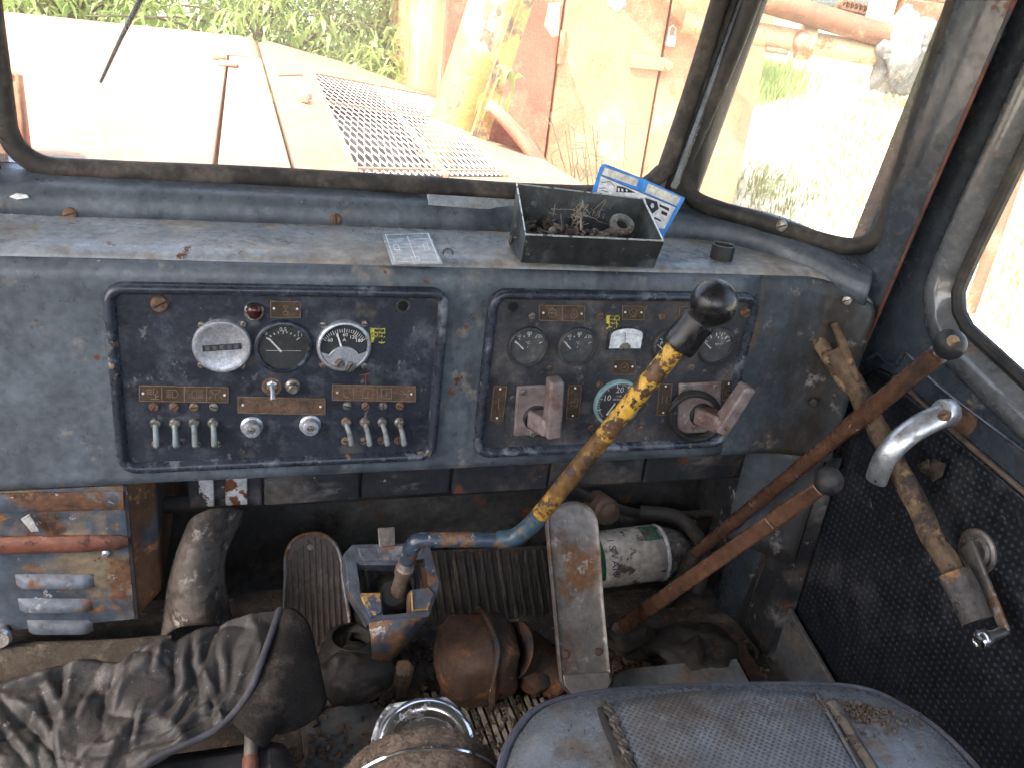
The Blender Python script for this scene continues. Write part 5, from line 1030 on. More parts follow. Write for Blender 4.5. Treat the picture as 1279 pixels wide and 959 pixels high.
b.tube([p0, p0 + (p1 - p0) * .45], .008, 14); b.tube([p0 + (p1 - p0) * .45, p1], .0095, 14, m=1); tag(put(b, 'handled_tool', [MT['pedal'], worn('orange_handle', (.12, .05, .032), .3, 20, [], .5, bump=.2)]), 'short ribbed steel rod with red-brown handle below the jacket hem', 'tool')

# floor castings and litter
def lump(c, r_, seed, name, mat, label, cat, n=20, squash=(1, 1, 1), am=.25):
    b = B(); b.ball((0, 0, 0), 1, (0, 0, 1), n); vs = []
    for p in b.v:
        p = np.array(p); k_ = 1 + am * mnoise.noise(tuple(p * 1.4 + seed)) + am * .4 * mnoise.noise(tuple(p * 4 + seed)); vs.append(tuple(np.array(c) + p * k_ * r_ * A(*squash)))
    b.v = vs; return tag(put(b, name, mat, smooth=60), label, cat)
cs = thing('gearbox_casting', 'rusty rounded gearbox casting with bolt on the cab floor left of the long pedal', 'casting', PZ(600, 860, FZ))
P0, P1 = PZ(552, 822, .16), PZ(642, 812, .16); ax = P1 - P0; cc_ = PZ(597, 822, .15)
b = B(); b.ball((0, 0, 0), 1, (0, 0, 1), 48); vs = []
for p in b.v:
    p = np.array(p); q = np.sign(p) * np.abs(p) ** .62; k_ = 1 + .10 * mnoise.noise(tuple(p * 1.7 + 2)) + .05 * mnoise.noise(tuple(p * 5)); vs.append(tuple(cc_ + q * k_ * A(.066, .06, .062)))
b.v = vs; put(b, 'housing', MT['casting'], cs, smooth=60)
b = B(); b.tube([cc_ + A(.012 + .004 * math.cos(t * 3), .066 * np.sign(math.cos(t)) * abs(math.cos(t)) ** .62, .068 * np.sign(math.sin(t)) * abs(math.sin(t)) ** .62) for t in np.linspace(0, 2 * math.pi, 40, endpoint=False)], .005, 8, closed=True, jit=.15); put(b, 'seam_flange', MT['casting'], cs)
b = B(); p = PZ(605, 790, .205); b.lathe(p, unit(A(0, -.4, .9)), [(.012, -.02), (.012, .002), (.009, .006), (0, .007)], 12); put(b, 'bolt', MT['casting'], cs, bevel=.001)
b = B(); P2 = PZ(700, 852, .09); b.tube(smoothpath([P1, PZ(664, 818, .14), PZ(684, 838, .11), P2], 5), [.046, .044, .042, .04, .038, .036, .036, .034, .033, .034, .036, .036, .036, .036, .034, .03], 22); put(b, 'elbow', MT['casting'], cs, smooth=60)
b = B(); b.lathe(PZ(672, 840, .13), unit(A(.2, -.5, .8)), [(.03, -.02), (.028, .0), (.02, .006), (0, .007)], 20); put(b, 'cap', MT['casting'], cs)
b = B(); hx = PZ(502, 852, .13); b.lathe(hx, unit(A(0, -.25, 1)), [(.011, -.03), (.011, .0), (.0165, .0), (.0165, .038), (.012, .043), (0, .044)], 6); tag(put(b, 'floor_bolt', MT['wood'], bevel=.002), 'big brown hexagonal bolt standing on the floor below the lever gate', 'bolt')
lump(PZ(445, 840, .15), .055, 3, 'rubber_boot', MT['hose'], 'black crumpled rubber boot between ribbed pedal and lever gate', 'boot', 26, (1.1, .9, .8))
b = B(); o = PZ(440, 795, .19)
for k_ in range(4): b.lathe(o - Z_ * .018 * k_, Z_, [(.03 + .006 * k_, 0), (.042 + .006 * k_, -.008), (.03 + .006 * k_, -.017)], 28)
tag(put(b, 'bellows', MT['hose'], smooth=60), 'black folded rubber bellows under the lever gate', 'bellows')
# ribbed mat on the sloping toe board
tmn = unit(A(0, -.75, .66)); TM = plane_thing(PY(620, 730, 1.2), tmn)
tm = thing('toe_board_mat', 'black ribbed rubber mat on the toe board behind the gear lever', 'mat', TM(620, 800))
b = B(); b.prism([TM(*p, -.002) for p in [(425, 690), (530, 688), (705, 680), (712, 775), (560, 800), (430, 800)]], -tmn * .006); put(b, 'base', MT['grime'], tm)
for i_ in range(25):
    u0 = 432 + i_ * 11.2; b = B(); b.ribbon([TM(u0 + 14 * t, 692 - .03 * (u0 - 530) + 95 * t, .0005 + .001 * mnoise.noise((i_, t * 3, 0))) for t in np.linspace(0, 1, 5)], .008, tmn, .005); put(b, 'mat_rib', MT['hose'], tm, bevel=.0015, seg=1)
# bottle
bo = thing('plastic_bottle', 'dirty plastic bottle with green and white label lying behind the long pedal', 'bottle', PY(770, 735, 1.2))
q0, q1 = PY(700, 706, 1.19), PY(822, 690, 1.19); ax = unit(q1 - q0); ln = np.linalg.norm(q1 - q0); R = .054
b = B(); b.lathe(q0, ax, [(0, -.01), (R * .8, -.01), (R, .01), (R, ln), (R * .97, ln + .004), (R * .93, ln + .012), (R * .8, ln + .04), (R * .45, ln + .065), (R * .3, ln + .07), (R * .3, ln + .09), (0, ln + .09)], 36); put(b, 'body', MT['bottle'], bo, smooth=50)
e2 = unit(np.cross(ax, CAM - q0)); e1 = np.cross(e2, ax)
def lab(l0, l1, a0, a1, nm, m_, h):
    b = B(); b.loops([[q0 + ax * l + (e1 * math.cos(a) + e2 * math.sin(a)) * (R + h) for a in np.linspace(a0, a1, 22)] for l in np.linspace(l0, l1, 6)], closed=False); return put(b, nm, MT[m_], bo, solid=.0004, smooth=60)
lab(.005, ln - .004, -1.6, 1.3, 'paper_label', 'labelwhite', .0008); lab(.005, .070, -1.2, .75, 'green_label_half', 'labelgreen', .0016); lab(ln - .045, ln - .012, -1.2, -.45, 'green_label_patch', 'labelgreen', .0016)
b = B()
for k_, ch in enumerate('ISVAN'):
    a = -.62 + .27 * k_; nn = e1 * math.cos(a) + e2 * math.sin(a); text_into(b, ch, q0 + ax * .088 + nn * (R + .0016), .014, unit(-e1 * math.sin(a) + e2 * math.cos(a)), ax, nn)
put(b, 'label_lettering', MT['ink'], bo, smooth=0)
b = B(); b.lathe(q0 + ax * (ln - .002), ax, [(R + .001, -.004), (R + .0022, 0), (R + .001, .004)], 36); put(b, 'shrink_edge', MT['clear'], bo)
b = B(); b.tube([PY(690, 752, 1.2), PY(860, 735, 1.2)], .012); tag(put(b, 'floor_pipe', MT['grime']), 'dark steel pipe running under the plastic bottle', 'pipe')
b = B(); c_ = PY(760, 640, 1.2); b.lathe(c_, unit(A(.1, -1, .2)), [(.026, -.05), (.026, -.005), (.02, 0), (.02, .008), (.012, .014), (0, .015)], 24); tag(put(b, 'hose_fitting', MT['casting']), 'rusty round hose fitting above the bottle', 'fitting')
b = B(); b.tube(smoothpath([PY(800, 640, 1.24), PY(850, 648, 1.2), PY(880, 690, 1.15), PY(870, 740, 1.12)], 6), .014); tag(put(b, 'black_pipe', MT['grime']), 'thick greasy pipe curling down beside the bottle end', 'pipe'); b = B(); b.tube(smoothpath([PY(690, 600, 1.23), PY(790, 640, 1.24), PY(900, 640, 1.24), PY(960, 610, 1.22)], 6), .01); tag(put(b, 'black_pipe', MT['grime']), 'thin greasy pipe running level along the wall behind the side levers', 'pipe')
# sheets and mat on the floor
b = B(); b.prism([PZ(u, v, FZ + .006) for u, v in [(376, 897), (402, 884), (470, 880), (486, 900), (470, 990), (390, 1000), (380, 950)]], (0, 0, .004)); tag(put(b, 'grey_floor_sheet', MT['greyplate'], bevel=.001), 'flat dusty grey sheet on the floor left of the armrest', 'sheet')
b = B(); gx = smoothpath([PZ(u, v, FZ + .05 + .02 * k_) for k_, (u, v) in enumerate([(765, 868), (785, 842), (830, 828), (925, 822)])], 1); q = [PZ(750, 900, FZ + .01), PZ(768, 845, FZ + .05), PZ(790, 836, FZ + .065), PZ(920, 824, FZ + .06), PZ(945, 870, FZ + .05), PZ(950, 920, FZ + .03)]
b.prism(q, (0, 0, .004)); tag(put(b, 'grey_floor_cover', MT['greyplate'], bevel=.003), 'bent dark grey metal cover on the floor behind the seat', 'cover')
fm = thing('ribbed_mat', 'dirty pale ribbed rubber mat scrap on the floor before the armrest', 'mat', PZ(600, 890, FZ))
mo = [(524, 872), (546, 862), (600, 855), (626, 855), (634, 866), (668, 868), (684, 880), (672, 905), (640, 950), (600, 990), (540, 960)]
b = B(); b.prism([PZ(u, v, FZ + .010) for u, v in mo], (0, 0, -.008)); put(b, 'base', MT['grime'], fm)
for i in range(16):
    u0 = 532 + i * 9.6; v0 = 866 - .13 * (u0 - 532) if u0 < 626 else 868 + .1 * (u0 - 634); u1 = u0 + 38
    b = B(); n3 = 7; pts = [PZ(u0 + (u1 - u0) * t, v0 + (960 - v0) * t, FZ + .012 + .002 * mnoise.noise((i, t * 4, 0))) for t in np.linspace(.02, 1 if u0 < 620 else .6, n3)]
    b.ribbon(pts, .0062, Z_, .006); put(b, 'mat_rib', MT['mat'], fm)
b = B()
for i in range(2600):
    u, v = random.uniform(330, 960), random.uniform(800, 959)
    p = PZ(u, v, FZ + random.uniform(.002, .014)); s_ = abs(rng.normal(0, .0028)) + .001
    if mnoise.noise((u * .02, v * .02, 0)) < -.12 or (535 < u < 690 and v > 860 and random.random() < .8): continue
    b.box(p, (s_ * 2, s_ * 1.5, s_), np.linalg.qr(rng.normal(size=(3, 3)))[0])
for i in range(120):
    u, v = random.uniform(540, 690), random.uniform(862, 940); p = PZ(u, v, FZ + .017); s_ = abs(rng.normal(0, .002)) + .0008; b.box(p, (s_ * 2, s_ * 1.5, s_), np.linalg.qr(rng.normal(size=(3, 3)))[0])
tag(put(b, 'floor_dirt', MT['dirt'], smooth=0), 'loose earth crumbs and grit scattered over the cab floor', 'dirt', kind='stuff')
lump(PZ(416, 862, .11), .022, 1, 'stone', MT['mat'], 'small pale brown stone beside the ribbed pedal', 'stone')
lump(PZ(865, 815, .13), .06, 8, 'oily_rag', MT['grime'], 'dark oily rag heaped at the foot of the side levers', 'rag', 28, (1.2, .9, .7), .5)
lump(PZ(800, 800, .11), .04, 5, 'oily_rag', MT['grime'], 'small dark oily rag beneath the front side lever', 'rag', 28, (1.4, .9, .6), .5)
lump(PZ(720, 800, .12), .03, 12, 'floor_valve', MT['casting'], 'small rusty valve half hidden behind the long pedal', 'valve', 20, (1.2, 1, 1), .3)
# ============================================================ OUTSIDE
GZ = -1.2
def gh(x, y):
    s = .75 * x + .66 * y - 3.4; bank = .30 * max(0, min(s, 9)) * min(1, max(0, (x + .2 - .12 * y) / 2.0))
    return GZ + bank + .10 * mnoise.noise((x * .35, y * .35, 0)) + .03 * mnoise.noise((x * 1.6, y * 1.6, 4))
gx = np.r_[-300, -120, -60, -30, np.linspace(-16, 22, 110), 40, 80, 160, 300]; gy = np.r_[-300, -100, -40, np.linspace(-12, 26, 110), 45, 90, 180, 300]
b = B(); b.loops([[A(x, y, gh(x, y)) for x in gx] for y in gy], closed=False); struct(b, 'ground', MT['ground'], smooth=80)

# engine hood of the machine
ZH = .78; hx0 = PZ(352, 160, ZH)[0]
hd = thing('engine_hood', 'sun-bleached orange engine hood with wire-mesh grille ahead of the windscreen', 'engine hood', A(0, 3, .1))
H = lambda u, v, z=ZH: PZ(u, v, z)
ys = H(130, 55)[1]; xl = -2.2; yn = 1.34; xs_ = H(276, 150)[0]
def slab(pts, z0, nm, m_='hood', bev=.004): b = B(); b.prism([A(x, y, z0) for x, y in pts], (0, 0, -.03)); return put(b, nm, MT[m_], hd, bevel=bev, seg=3)
slab([(xl, yn), (xs_ - .004, yn), (xs_ - .004, ys), (xl, ys)], ZH, 'top_panel')
slab([(xs_ + .004, yn), (hx0 - .002, yn), (hx0 - .002, ys + .012), (xs_ + .004, ys)], ZH - .002, 'edge_panel')
b = B(); b.box(((xl + hx0) / 2, (yn + ys) / 2, ZH - .05), (hx0 - xl, ys - yn, .03)); put(b, 'under_frame', MT['hooddark'], hd)
yf = H(300, 44)[1]
L = []
for t, dz in ((0, -.04), (0.0, .0), (.03, .012), (.3, .02), (.6, .02), (.85, .0), (.97, -.04), (1.0, -.15)):
    y = ys + .016 + (yf - ys) * t; L.append([A(xl, y, ZH + dz), A(-.5, y, ZH + dz), A(hx0 - .1, y, ZH + dz), A(hx0 - .03, y, ZH + dz - .006), A(hx0 - .004, y, ZH + dz - .03), A(hx0, y, ZH + dz - .12)])
b = B(); b.loops(L, closed=False); put(b, 'nose_cowl', MT['hood'], hd, solid=.01, smooth=50)
sn = A(.2, 0, 1); SP = lambda u, v, h=0: PN(u, v, A(hx0, 0, ZH - .004), sn) + unit(sn) * h
side = [(372, 230), (333, 60), (430, 78), (500, 98), (548, 121), (590, 143), (740, 240), (800, 300), (390, 300)]
gq = [SP(392, 94), SP(533, 121), SP(632, 222), SP(446, 222)]
# side panel with the grille opening left out
sz = lambda x, y: A(x, y, ZH - .004 - .2 * (x - hx0))
o_ = [sz(hx0 + .006, 1.34), sz(hx0 + .006, yf - .06)] + [SP(*p) for p in [(440, 82), (548, 121), (720, 225), (800, 280)]]
outer4 = resample(o_, 80); inner4 = resample(gq, 80)
def match(outer, inner):
    c = inner.mean(0); ao = [math.atan2(p[1] - c[1], p[0] - c[0]) for p in outer]; idx = [int(np.argmin([abs((a - math.atan2(q[1] - c[1], q[0] - c[0]) + math.pi) % (2 * math.pi) - math.pi) for a in ao])) for q in inner]
    return [outer[i] for i in idx]
oo = resample(o_, 400); mo_ = match(oo, inner4)
b = B(); b.loops([list(np.array(mo_) - Z_ * .02), mo_, list(inner4), list(inner4 - Z_ * .02)]); put(b, 'side_panel', MT['hood'], hd, smooth=30)
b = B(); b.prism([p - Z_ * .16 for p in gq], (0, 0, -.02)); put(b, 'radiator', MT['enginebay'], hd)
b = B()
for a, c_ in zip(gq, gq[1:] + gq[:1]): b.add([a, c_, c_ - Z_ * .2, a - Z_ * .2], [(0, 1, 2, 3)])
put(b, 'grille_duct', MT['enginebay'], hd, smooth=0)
GQ = lambda s, t, h=0: (1 - t) * ((1 - s) * gq[0] + s * gq[1]) + t * ((1 - s) * gq[3] + s * gq[2]) + Z_ * h
b = B()
for (s0_, t0_, s1_, t1_, w_) in ((0, .46, 1, .46, .014), (.50, 0, .50, 1, .02), (0, -.005, 1, -.005, .03), (0, .97, 1, .97, .02), (-.005, 0, -.005, 1, .015), (1.005, 0, 1.005, 1, .015)): b.bar(GQ(s0_, t0_, .003), GQ(s1_, t1_, .003), w_, .008, Z_)
put(b, 'grille_frame', MT['hood'], hd)
b = B(); NX, NY = 25, 20
def hexv(i, j):
    return ((i + (.5 if (j // 2) % 2 else 0)) / NX, None)
dx = 1 / NX; hy = 1 / NY * 1.0
def wire(p, q):
    if min(p + q) < -.001 or max(p + q) > 1.001: return
    b.tube([GQ(*p, .004), GQ(*q, .004)], .0024, 3, caps=False)
for j in range(NY // 1):
    y0 = j * hy * 1.0
    off = (j % 2) * dx / 2
    for i in range(-1, NX + 1):
        cx = i * dx + off
        wire((cx, y0), (cx, y0 + hy * .45)); wire((cx, y0 + hy * .45), (cx + dx / 2, y0 + hy)); wire((cx, y0 + hy * .45), (cx - dx / 2, y0 + hy))
wm = put(b, 'wire_mesh', MT['wire'], hd, smooth=0, recalc=False); wm['kind'] = 'stuff'
# latches, seam lip
b = B(); p = H(285, 78, ZH + .012); b.box(p - Z_ * .006, (.07, .14, .012)); b.box(p + A(-.035, .2, .0), (.05, .05, .022)); b.bar(p + A(-.02, .1, .004), p + A(-.02, .24, .01), .022, .01, Z_); put(b, 'hood_latch', MT['hood'], hd, bevel=.004)
b = B(); p = SP(379, 128, .012); b.box(p, (.025, .09, .02)); b.box(p + A(.01, .06, .0), (.04, .02, .02)); put(b, 'side_latch', MT['hood'], hd, bevel=.003)
b = B(); b.bar(SP(347, 96, .002), SP(412, 240, .002), .004, .005, Z_); b.bar(SP(347, 96, .002), SP(378, 95, .002), .006, .004, Z_); put(b, 'panel_lip', MT['hood'], hd)
b = B(); b.tube([A(xl, ys + .006, ZH), A(xs_, ys + .006, ZH)], .004, 8); put(b, 'seam_lip', MT['hood'], hd)
b = B(); b.lathe(SP(577, 149, .0), Z_, [(.03, 0), (.03, .02), (.015, .035), (0, .035)], 12); put(b, 'side_bolt', MT['container'], hd)
b = B(); b.box(((xl + 1.05) / 2, (yn + yf) / 2, -.15), (1.0 - xl, yf - yn - .3, 1.2)); put(b, 'engine_body', MT['hooddark'], hd, bevel=.05)
for y in (1.5, 4.3):
    b = B(); b.lathe((1.0, y, GZ + .55), X_, [(0, 0), (.2, 0), (.28, .06), (.5, .06), (.6, .1), (.62, .2), (.6, .34), (.5, .38), (0, .38)], 40); put(b, 'wheel', MT['rubber'], hd)
# small rolled bracket at the left edge
c0 = PZ(12, 196, ZH); b = B(); L = []
for t in np.linspace(0, 1, 14):
    a = -.3 + t * 2.6; p = c0 + A(.045 * math.cos(a) - .01, .05 * math.sin(a) - .02, 0); L.append([p - Z_ * .02, p + Z_ * .06, p + Z_ * (.135 - .02 * t), p + Z_ * (.145 - .02 * t) - A(.01 * math.cos(a), .01 * math.sin(a), 0)])
b.loops(L, closed=False); tag(put(b, 'curved_bracket', MT['container'], solid=.006), 'curved faded orange metal bracket standing on the left of the hood', 'bracket')

# wiper arm
wp = thing('wiper', 'thin black wiper arm hanging outside the windscreen', 'wiper', PY(126, 104, 1.23))
b = B(); q = [PY(176, 0, 1.225), PY(150, 52, 1.225), PY(126, 104, 1.23)]; q = [q[0] + (q[0] - q[1]) * 1.2] + q; b.tube(q, [.004, .0035, .0026, .002], 8); put(b, 'arm', MT['black'], wp)
b = B(); b.lathe(q[0], Y_, [(.014, -.02), (.014, .01), (0, .012)], 16); put(b, 'pivot', MT['black'], wp)

# yellow post with steel strip
yp = thing('yellow_post', 'leaning thick round post in peeling yellow paint beside the hood', 'post', A(*(PY(585, 150, 3.6)[:2]), GZ))
p0, p1 = PY(580, 130, 3.6), PY(627, 0, 3.6); d = p1 - p0; rr = np.linalg.norm(PY(550, 110, 3.6) - PY(617, 110, 3.6)) / 2
b = B(); b.tube([p0 + d * k_ for k_ in (-3.8, -.15, 0, .5, 1, 5.5)], [rr * .98, rr * .98, rr, rr * 1.05, rr * 1.1, rr * 1.2], 36); put(b, 'shaft', MT['post'], yp)
s0_, s1_ = PY(608, 155, 3.35), PY(660, 0, 3.35); b = B(); b.bar(s0_ + (s0_ - s1_) * 3, s1_ + (s1_ - s0_) * 1.5, .045, .02, NV); b.bar(s0_ + (s0_ - s1_) * 3 + A(-.03, .02, 0), s1_ + (s1_ - s0_) * 1.5 + A(-.03, .02, 0), .02, .03, NV); put(b, 'angle_strip', worn('strip_paint', (.30, .18, .06), .3, 6, [((.10, .07, .05), 9, .52, .6, .8, 0)], .6, bump=.2), yp)

# red steel container with door
YC = 5.0
xc0, xc1 = PY(560, 0, YC)[0], PY(966, 30, YC)[0]
ct = thing('steel_container', 'faded red steel container with padlocked door, half in shade behind the hood', 'container', A((xc0 + xc1) / 2, YC + 1, GZ))
xd0, xd1 = PY(697, 90, YC)[0], PY(822, 90, YC)[0]
b = B(); b.box(((xc0 + xc1) / 2, YC + 1.25, .55), (xc1 - xc0, 2.4, 3.5)); put(b, 'walls', MT['containerpale'], ct, bevel=.02)
b = B(); b.prism([A(xc0, YC, GZ), A(xd0 - .015, YC, GZ), A(xd0 - .015, YC, 2.3), A(xc0, YC, 2.3)], (0, .05, 0)); put(b, 'left_wall_sheet', MT['container'], ct, bevel=.008)
b = B(); b.prism([A(xd0, YC - .012, GZ + .1), A(xd1, YC - .012, GZ + .1), A(xd1, YC - .012, 2.2), A(xd0, YC - .012, 2.2)], (0, .06, 0)); dr_ = put(b, 'door', MT['containerpale'], ct, bevel=.008)
b = B(); b.prism([A(xd1 + .02, YC, GZ), A(xc1, YC, GZ), A(xc1, YC, 2.3), A(xd1 + .02, YC, 2.3)], (0, .05, 0)); put(b, 'right_wall_sheet', MT['containerpale'], ct, bevel=.008)
b = B(); b.bar(PY(788, 77, YC - .02), PY(834, 82, YC - .02), .075, .025, NV); b.lathe(PY(834, 83, YC - .02), NV, [(.03, -.02), (.03, .03), (0, .035)], 14); put(b, 'hasp', MT['containerpale'], ct, bevel=.004)
b = B(); c_ = PY(838, 52, YC - .05); b.box(c_, (.055, .03, .06)); b.tube([c_ + A(-.02, 0, .03), c_ + A(-.02, 0, .07), c_ + A(0, 0, .085), c_ + A(.02, 0, .07), c_ + A(.02, 0, .03)], .007, 8); put(b, 'padlock', MT['alu'], ct, bevel=.004)
for v in (60, -140, 250): b = B(); p = PY(702, v, YC - .02); b.tube([p - Z_ * .09, p + Z_ * .09], .018, 12); put(b, 'hinge', MT['containerpale'], ct)
b = B(); pw = [(768 + 10 * math.cos(a) * (1 + .3 * math.sin(3 * a)) + 3, 2 + 12 * math.sin(a) * (1 + .2 * math.cos(4 * a))) for a in np.linspace(0, 6.28, 15)[:-1]]; b.prism([PY(u, v, YC - .014) for u, v in pw], (0, -.002, 0)); put(b, 'white_splash', MT['white'], dr_)
b = B(); pw = [(686, 5), (700, 4), (698, 45), (690, 48), (680, 32)]; b.prism([PY(u, v, YC - .001) for u, v in pw], (0, -.0015, 0)); put(b, 'bleached_patch', worn('bleached_paint', (.66, .5, .3), .1, 5, [], .7, bump=.05), ct)
# unseen plate added above the hood; its edge is cut to shade the container
bt0 = lambda u, v: PY(u, v, YC) + np.array(sdir) * (.6 / -sdir.y)
e0, e1 = bt0(688, 20), bt0(765, 235); e0 = e0 + (e0 - e1) * .6
b = B(); b.prism([e0, e1, e1 + A(-.9, 0, -.05), e0 + A(-1.1, 0, 0)], (0, .12, 0)); tag(put(b, 'shade_plate', MT['post'], bevel=.02), 'broad yellow plate added above the view to shade the container', 'shade plate')
# curved mudguard between post and container
b = B(); L = []
for t in np.linspace(0, 1, 14):
    u = 612 + 95 * t; v = 127 + 120 * t ** 1.25; L.append([PY(u - 6, v + 8, 3.2), PY(u, v, 3.3), PY(u + 8, v + 6, 3.4), PY(u - 6, v + 70, 3.42), PY(u - 20, v + 130, 3.42)])
b.loops(L, closed=False); tag(put(b, 'mudguard', MT['container'], solid=.02, smooth=60), 'faded red curved mudguard edge between yellow post and container', 'mudguard')

# pipeline behind, with rag
pp0, pp1 = PY(935, -4, 4.7), PY(1122, 50, 4.4); dd = pp1 - pp0
b = B(); b.tube([pp0 - dd * 1.0, pp1 + dd * .05], np.linalg.norm(PY(1030, 8, 4.55) - PY(1030, 38, 4.55)) / 2, 24); pp = put(b, 'thick_pipe', MT['pipe']); tag(pp, 'thick rusty brown pipe crossing behind the corner window', 'pipe')
q0_, q1_ = PY(950, 44, 4.75), PY(1112, 72, 4.45); b = B(); b.tube([q0_ - (q1_ - q0_) * .6, q1_], .065, 18); b.lathe(q0_ + (q1_ - q0_) * .35, q1_ - q0_, [(.065, -.04), (.10, -.04), (.10, .04), (.065, .04)], 18); cp = put(b, 'cream_pipe', MT['creampipe'], smooth=40); tag(cp, 'cream painted flanged pipe just below the thick brown pipe', 'pipe')
b = B(); 
for k_ in range(3): b.tube([PY(957, 46 + 8 * k_, 4.7), PY(985, 50 + 8 * k_, 4.66)], .02, 10)
b.lathe(PY(1004, 53, 4.6), NV, [(.06, -.03), (.06, .02), (.03, .05), (0, .05)], 14); tag(put(b, 'pipe_clamp', MT['container']), 'rusty red clamp bolted round the cream pipe', 'clamp')
b = B(); vs = []
cR = PY(1130, 62, 4.4); b.ball((0, 0, 0), 1, (0, 0, 1), 44)
for p in b.v:
    p = np.array(p); k_ = 1 + .35 * mnoise.noise(tuple(p * 1.6 + 3)) + .25 * (1 - 2 * abs(mnoise.noise(tuple(p * 3.2)))) ; vs.append(tuple(cR + p * k_ * A(.14, .13, .19) + A(.0, 0, -.04 * (p[2] < -.5))))
b.v = vs; tag(put(b, 'pipe_rag', MT['rag'], smooth=60), 'grey crumpled rag wrapped round the end of the brown pipe', 'rag')
b = B(); c_ = PY(1112, 20, 7.6); b.box(c_ + A(0, 0, .5), (.34, .3, 2.6)); tag(put(b, 'cream_support', MT['creampipe'], bevel=.015), 'cream painted post standing behind the pipes', 'post')
c_ = PY(1165, 12, 5.1); rf_ = thing('rusty_frame', 'rusty steel frame of rails behind the wrapped pipe end', 'frame', A(c_[0] + .7, c_[1], gh(c_[0] + .7, c_[1])))
for o_, s_ in (((.2, 0, .3), (1.0, .1, .10)), ((.25, .02, -.02), (1.0, .08, .12)), ((.1, .02, .12), (1.3, .06, .10))): b = B(); b.box(c_ + A(*o_), s_); put(b, 'rail', MT['pipe'], rf_, bevel=.01)
b = B(); b.tube([c_ + A(.7, .1, .4), A(c_[0] + .7, c_[1] + .1, gh(c_[0] + .7, c_[1]) - .1)], .05); put(b, 'leg', MT['pipe'], rf_)
for x in (4.6,): 
    q = pp0 + dd * ((x - pp0[0]) / dd[0]); b = B(); b.tube([A(q[0], q[1] + .12, q[2] + .1), A(q[0], q[1] + .12, gh(q[0], q[1]) - .1)], .04); tag(put(b, 'pipe_stand', MT['pipe']), ('rusty stand holding the brown pipe behind the container corner' if x < 3 else 'rusty stand holding the brown pipe beyond the rag'), 'stand')

for k_, (u0, u1, v0, v1) in enumerate(((1052, 1096, 6, 16), (1128, 1190, 24, 34), (1130, 1190, 2, 8))):
    b = B(); n3 = 9
    for i in range(n3):
        c_ = PY(u0 + (u1 - u0) * i / (n3 - 1), v0 + (v1 - v0) * i / (n3 - 1), 8.2); b.lathe(c_, NV, [(.02, 0), (.02, .05), (.045, .05), (.05, 0), (.045, -.03), (.02, -.03), (.02, 0)], 12); b.box(c_ + A(0, .03, -.05), (.08, .05, .05))
    tag(put(b, 'track_chain', MT['hooddark']), ('dark rusty track chain above the thick pipe', 'dark rusty track chain above the wrapped pipe end', 'topmost dark track chain behind the cream post')[k_], 'chain', 'track chains behind the pipes')
# plants ---------------------------------------------------------------
def leaf(b, p, d, ln, wd, droop=.3):
    d = unit(d); s_ = unit(np.cross(d, A(.1, .2, 1) + rng.normal(size=3) * .4)); n_ = np.cross(s_, d); m_ = p + d * ln * .5 + n_ * ln * .06; e = p + d * ln - Z_ * ln * droop
    b.add([p, m_ + s_ * wd / 2, e, m_ - s_ * wd / 2], [(0, 1, 2, 3)])
def tree(label, base, spread, height, nb, nl, ln, mat, z0, grp=None, name='leafy_tree'):
    t = thing(name, label, 'tree', base, grp); base = np.array(base, float)
    tb, lb = B(), B()
    tb.tube(smoothpath([base, base + A(.05, 0, height * .3), base + A(-.05, .05, height * .62), base + A(0, 0, height * .9)], 4), [.09 * (1 - .8 * i / 12) for i in range(13)], 8)
    for i in range(nb):
        h = random.uniform(z0, .95) * height; a = random.uniform(0, 6.283); rr_ = spread * random.uniform(.55, 1.05) * (1 - .35 * max(0, h / height - .6))
        st = base + A(0, 0, h * .8); en = base + A(rr_ * math.cos(a), rr_ * math.sin(a), h + random.uniform(-.1, .35)); mid_ = (st + en) / 2 + A(0, 0, .18)
        pth = smoothpath([st, mid_, en], 5); tb.tube(pth, [.018 * (1 - .8 * k_ / len(pth)) for k_ in range(len(pth))], 5, caps=False)
        for k_ in range(nl):
            p = pth[int(random.uniform(.25, .999) * len(pth))] + rng.normal(size=3) * A(.13, .13, .12)
            leaf(lb, p, rng.normal(size=3) * A(1, 1, .4) + A(0, 0, -.55), ln * random.uniform(.7, 1.25), ln * .24)
    put(tb, 'trunk', MT['bark'], t, smooth=60); put(lb, 'crown', MT[mat], t, smooth=0, recalc=False)
random.seed(11); rng = np.random.default_rng(11)
TR = [(-2.6, 8.4, 1.5, 3.0), (-1.2, 7.6, 1.3, 2.7), (.2, 7.2, 1.25, 2.9), (1.25, 7.0, 1.1, 2.7), (-4.6, 9.2, 1.7, 3.2)]
lbs = ['leafy peach tree at far left behind the hood', 'leafy peach tree left of the centre behind the hood nose', 'bright leafy peach tree behind the hood corner', 'leafy peach tree right beside the yellow post', 'outermost peach tree beyond the left edge of the windscreen']
for (x, y, s_, h_), l_ in zip(TR, lbs): tree(l_, (x, y, gh(x, y)), s_, h_, 70, 95, .13, 'leaf', .25, 'peach trees behind the hood', 'peach_tree')
for i, (x, y) in enumerate([(-5, 12.5), (-2, 12), (1, 11.6), (3.4, 11), (5.8, 11), (8.2, 10.2), (10.5, 9)]):
    tree(['dark bushy tree furthest left behind the peach trees', 'dark bushy tree behind the left peach trees', 'dark bushy tree behind the middle peach trees', 'dark bushy tree hidden behind the container', 'dark bushy tree behind the pipe end', 'dark bushy tree right of the pipes', 'dark bushy tree far right beyond the pillar'][i], (x, y, gh(x, y) - .1), 1.9, 4.2, 60, 70, .22, 'leafdark', .1, 'dark background trees', 'bushy_tree')
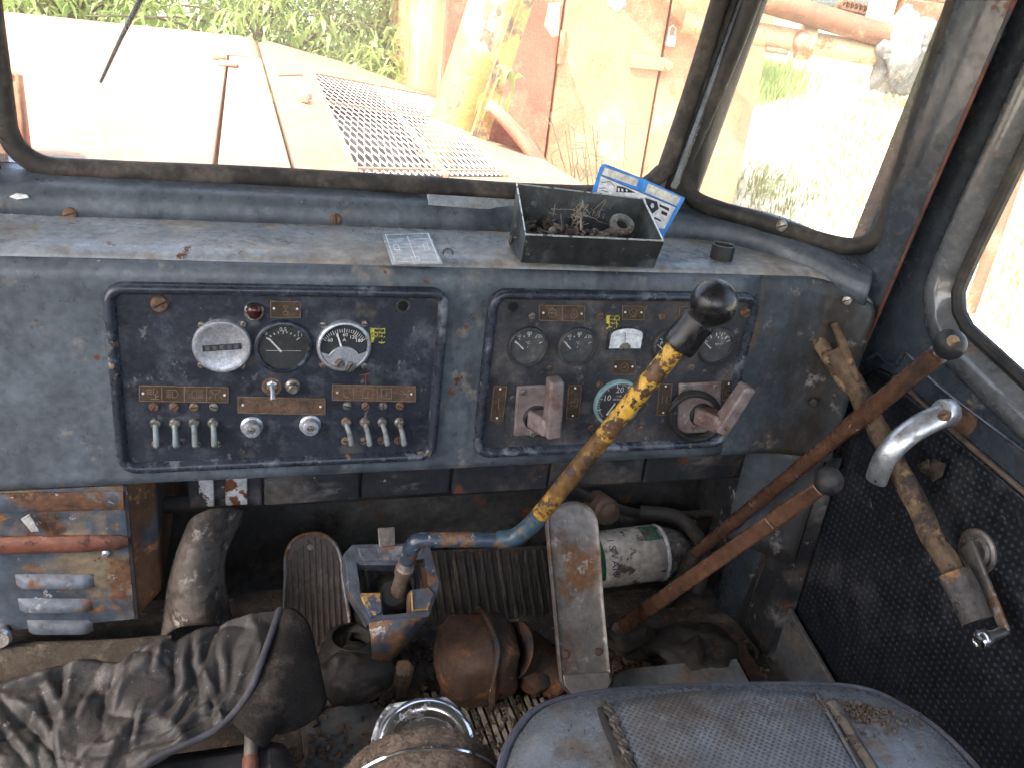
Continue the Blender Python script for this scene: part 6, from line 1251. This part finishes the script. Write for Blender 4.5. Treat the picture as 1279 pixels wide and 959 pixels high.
b = B(); b.tube([A(*(PY(566, 40, 6)[:2]), -1.2), PY(566, -60, 6)], .06, 12); tag(put(b, 'brown_trunk', MT['hooddark']), 'bare brown trunk just left of the yellow post', 'trunk')
def tufts(name, label, cnt, fn, hgt, mat, wd=.006):
    b = B(); i = 0
    while i < cnt:
        x, y, den = fn()
        if random.random() > den: continue
        i += 1; z = gh(x, y); a = random.uniform(0, 6.283); h = hgt * random.uniform(.4, 1.2); o = A(math.cos(a), math.sin(a), 0); sd_ = A(-math.sin(a), math.cos(a), 0) * wd; p = A(x, y, z - .01); l_ = o * h * random.uniform(.1, .6)
        b.add([p - sd_, p + sd_, p + l_ * .5 + Z_ * h * .6 + sd_ * .7, p + l_ * .5 + Z_ * h * .6 - sd_ * .7, p + l_ + Z_ * h], [(0, 1, 2, 3), (3, 2, 4)])
    tag(put(b, name, MT[mat], smooth=0, recalc=False), label, 'grass', kind='stuff')
def spot():
    x, y = random.uniform(2.2, 11), random.uniform(1.5, 13); n_ = mnoise.noise((x * .55, y * .55, 9)); return x, y, max(0, min(1, n_ * 4 - .1 + .35 * (y > 6)))
tufts('grass', 'patchy green grass tufts on the sunlit earth bank at right', 26000, spot, .11, 'grass')
def spot2():
    x, y = random.uniform(2.2, 11), random.uniform(1.0, 13); return x, y, max(0, min(1, mnoise.noise((x * .8, y * .8, 2)) * 3 + .1))
tufts('straw_grass', 'pale dry straw stalks among the grass on the bank', 4000, spot2, .14, 'straw', .004)
def spot3():
    a, r_ = random.uniform(0, 6.283), abs(random.gauss(0, .25)); c_ = PN(925, 225, A(2.9, 4.4, -.35), (0, 0, 1)); return c_[0] + r_ * math.cos(a), c_[1] + r_ * math.sin(a), 1
tufts('weed_clump', 'low clump of green weeds at the foot of the container corner', 3500, spot3, .24, 'leaf', .010)
# dry seed stalks in front of the container, green sprig on the post
b = B(); c_ = PY(735, 222, 3.9)
for i in range(16):
    e = c_ + A(random.uniform(-.28, .16), random.uniform(-.1, .1), random.uniform(.05, .30)); b0_ = c_ + A(random.uniform(-.05, .15), 0, -1.2); pth = smoothpath([b0_, (b0_ + e) / 2 + A(.08, 0, .1), e], 6); b.tube(pth, .0028, 4, caps=False)
    for k_ in range(4): b.tube([pth[-1 - k_], pth[-1 - k_] + rng.normal(size=3) * .04], .0025, 4, caps=False)
tag(put(b, 'dry_stalks', MT['straw']), 'pale dry seed stalks standing in front of the container door', 'stalks')
b = B(); c_ = PY(628, 100, 3.3)
for i in range(9): leaf(b, c_ + rng.normal(size=3) * A(.04, .02, .05), rng.normal(size=3) + A(.3, 0, -.4), .10, .028)
b.tube([PY(612, 128, 3.3), PY(622, 100, 3.3), PY(640, 88, 3.3)], .004, 5); tag(put(b, 'green_sprig', MT['leaf'], smooth=0, recalc=False), 'small green leafy sprig growing past the yellow post strip', 'sprig')
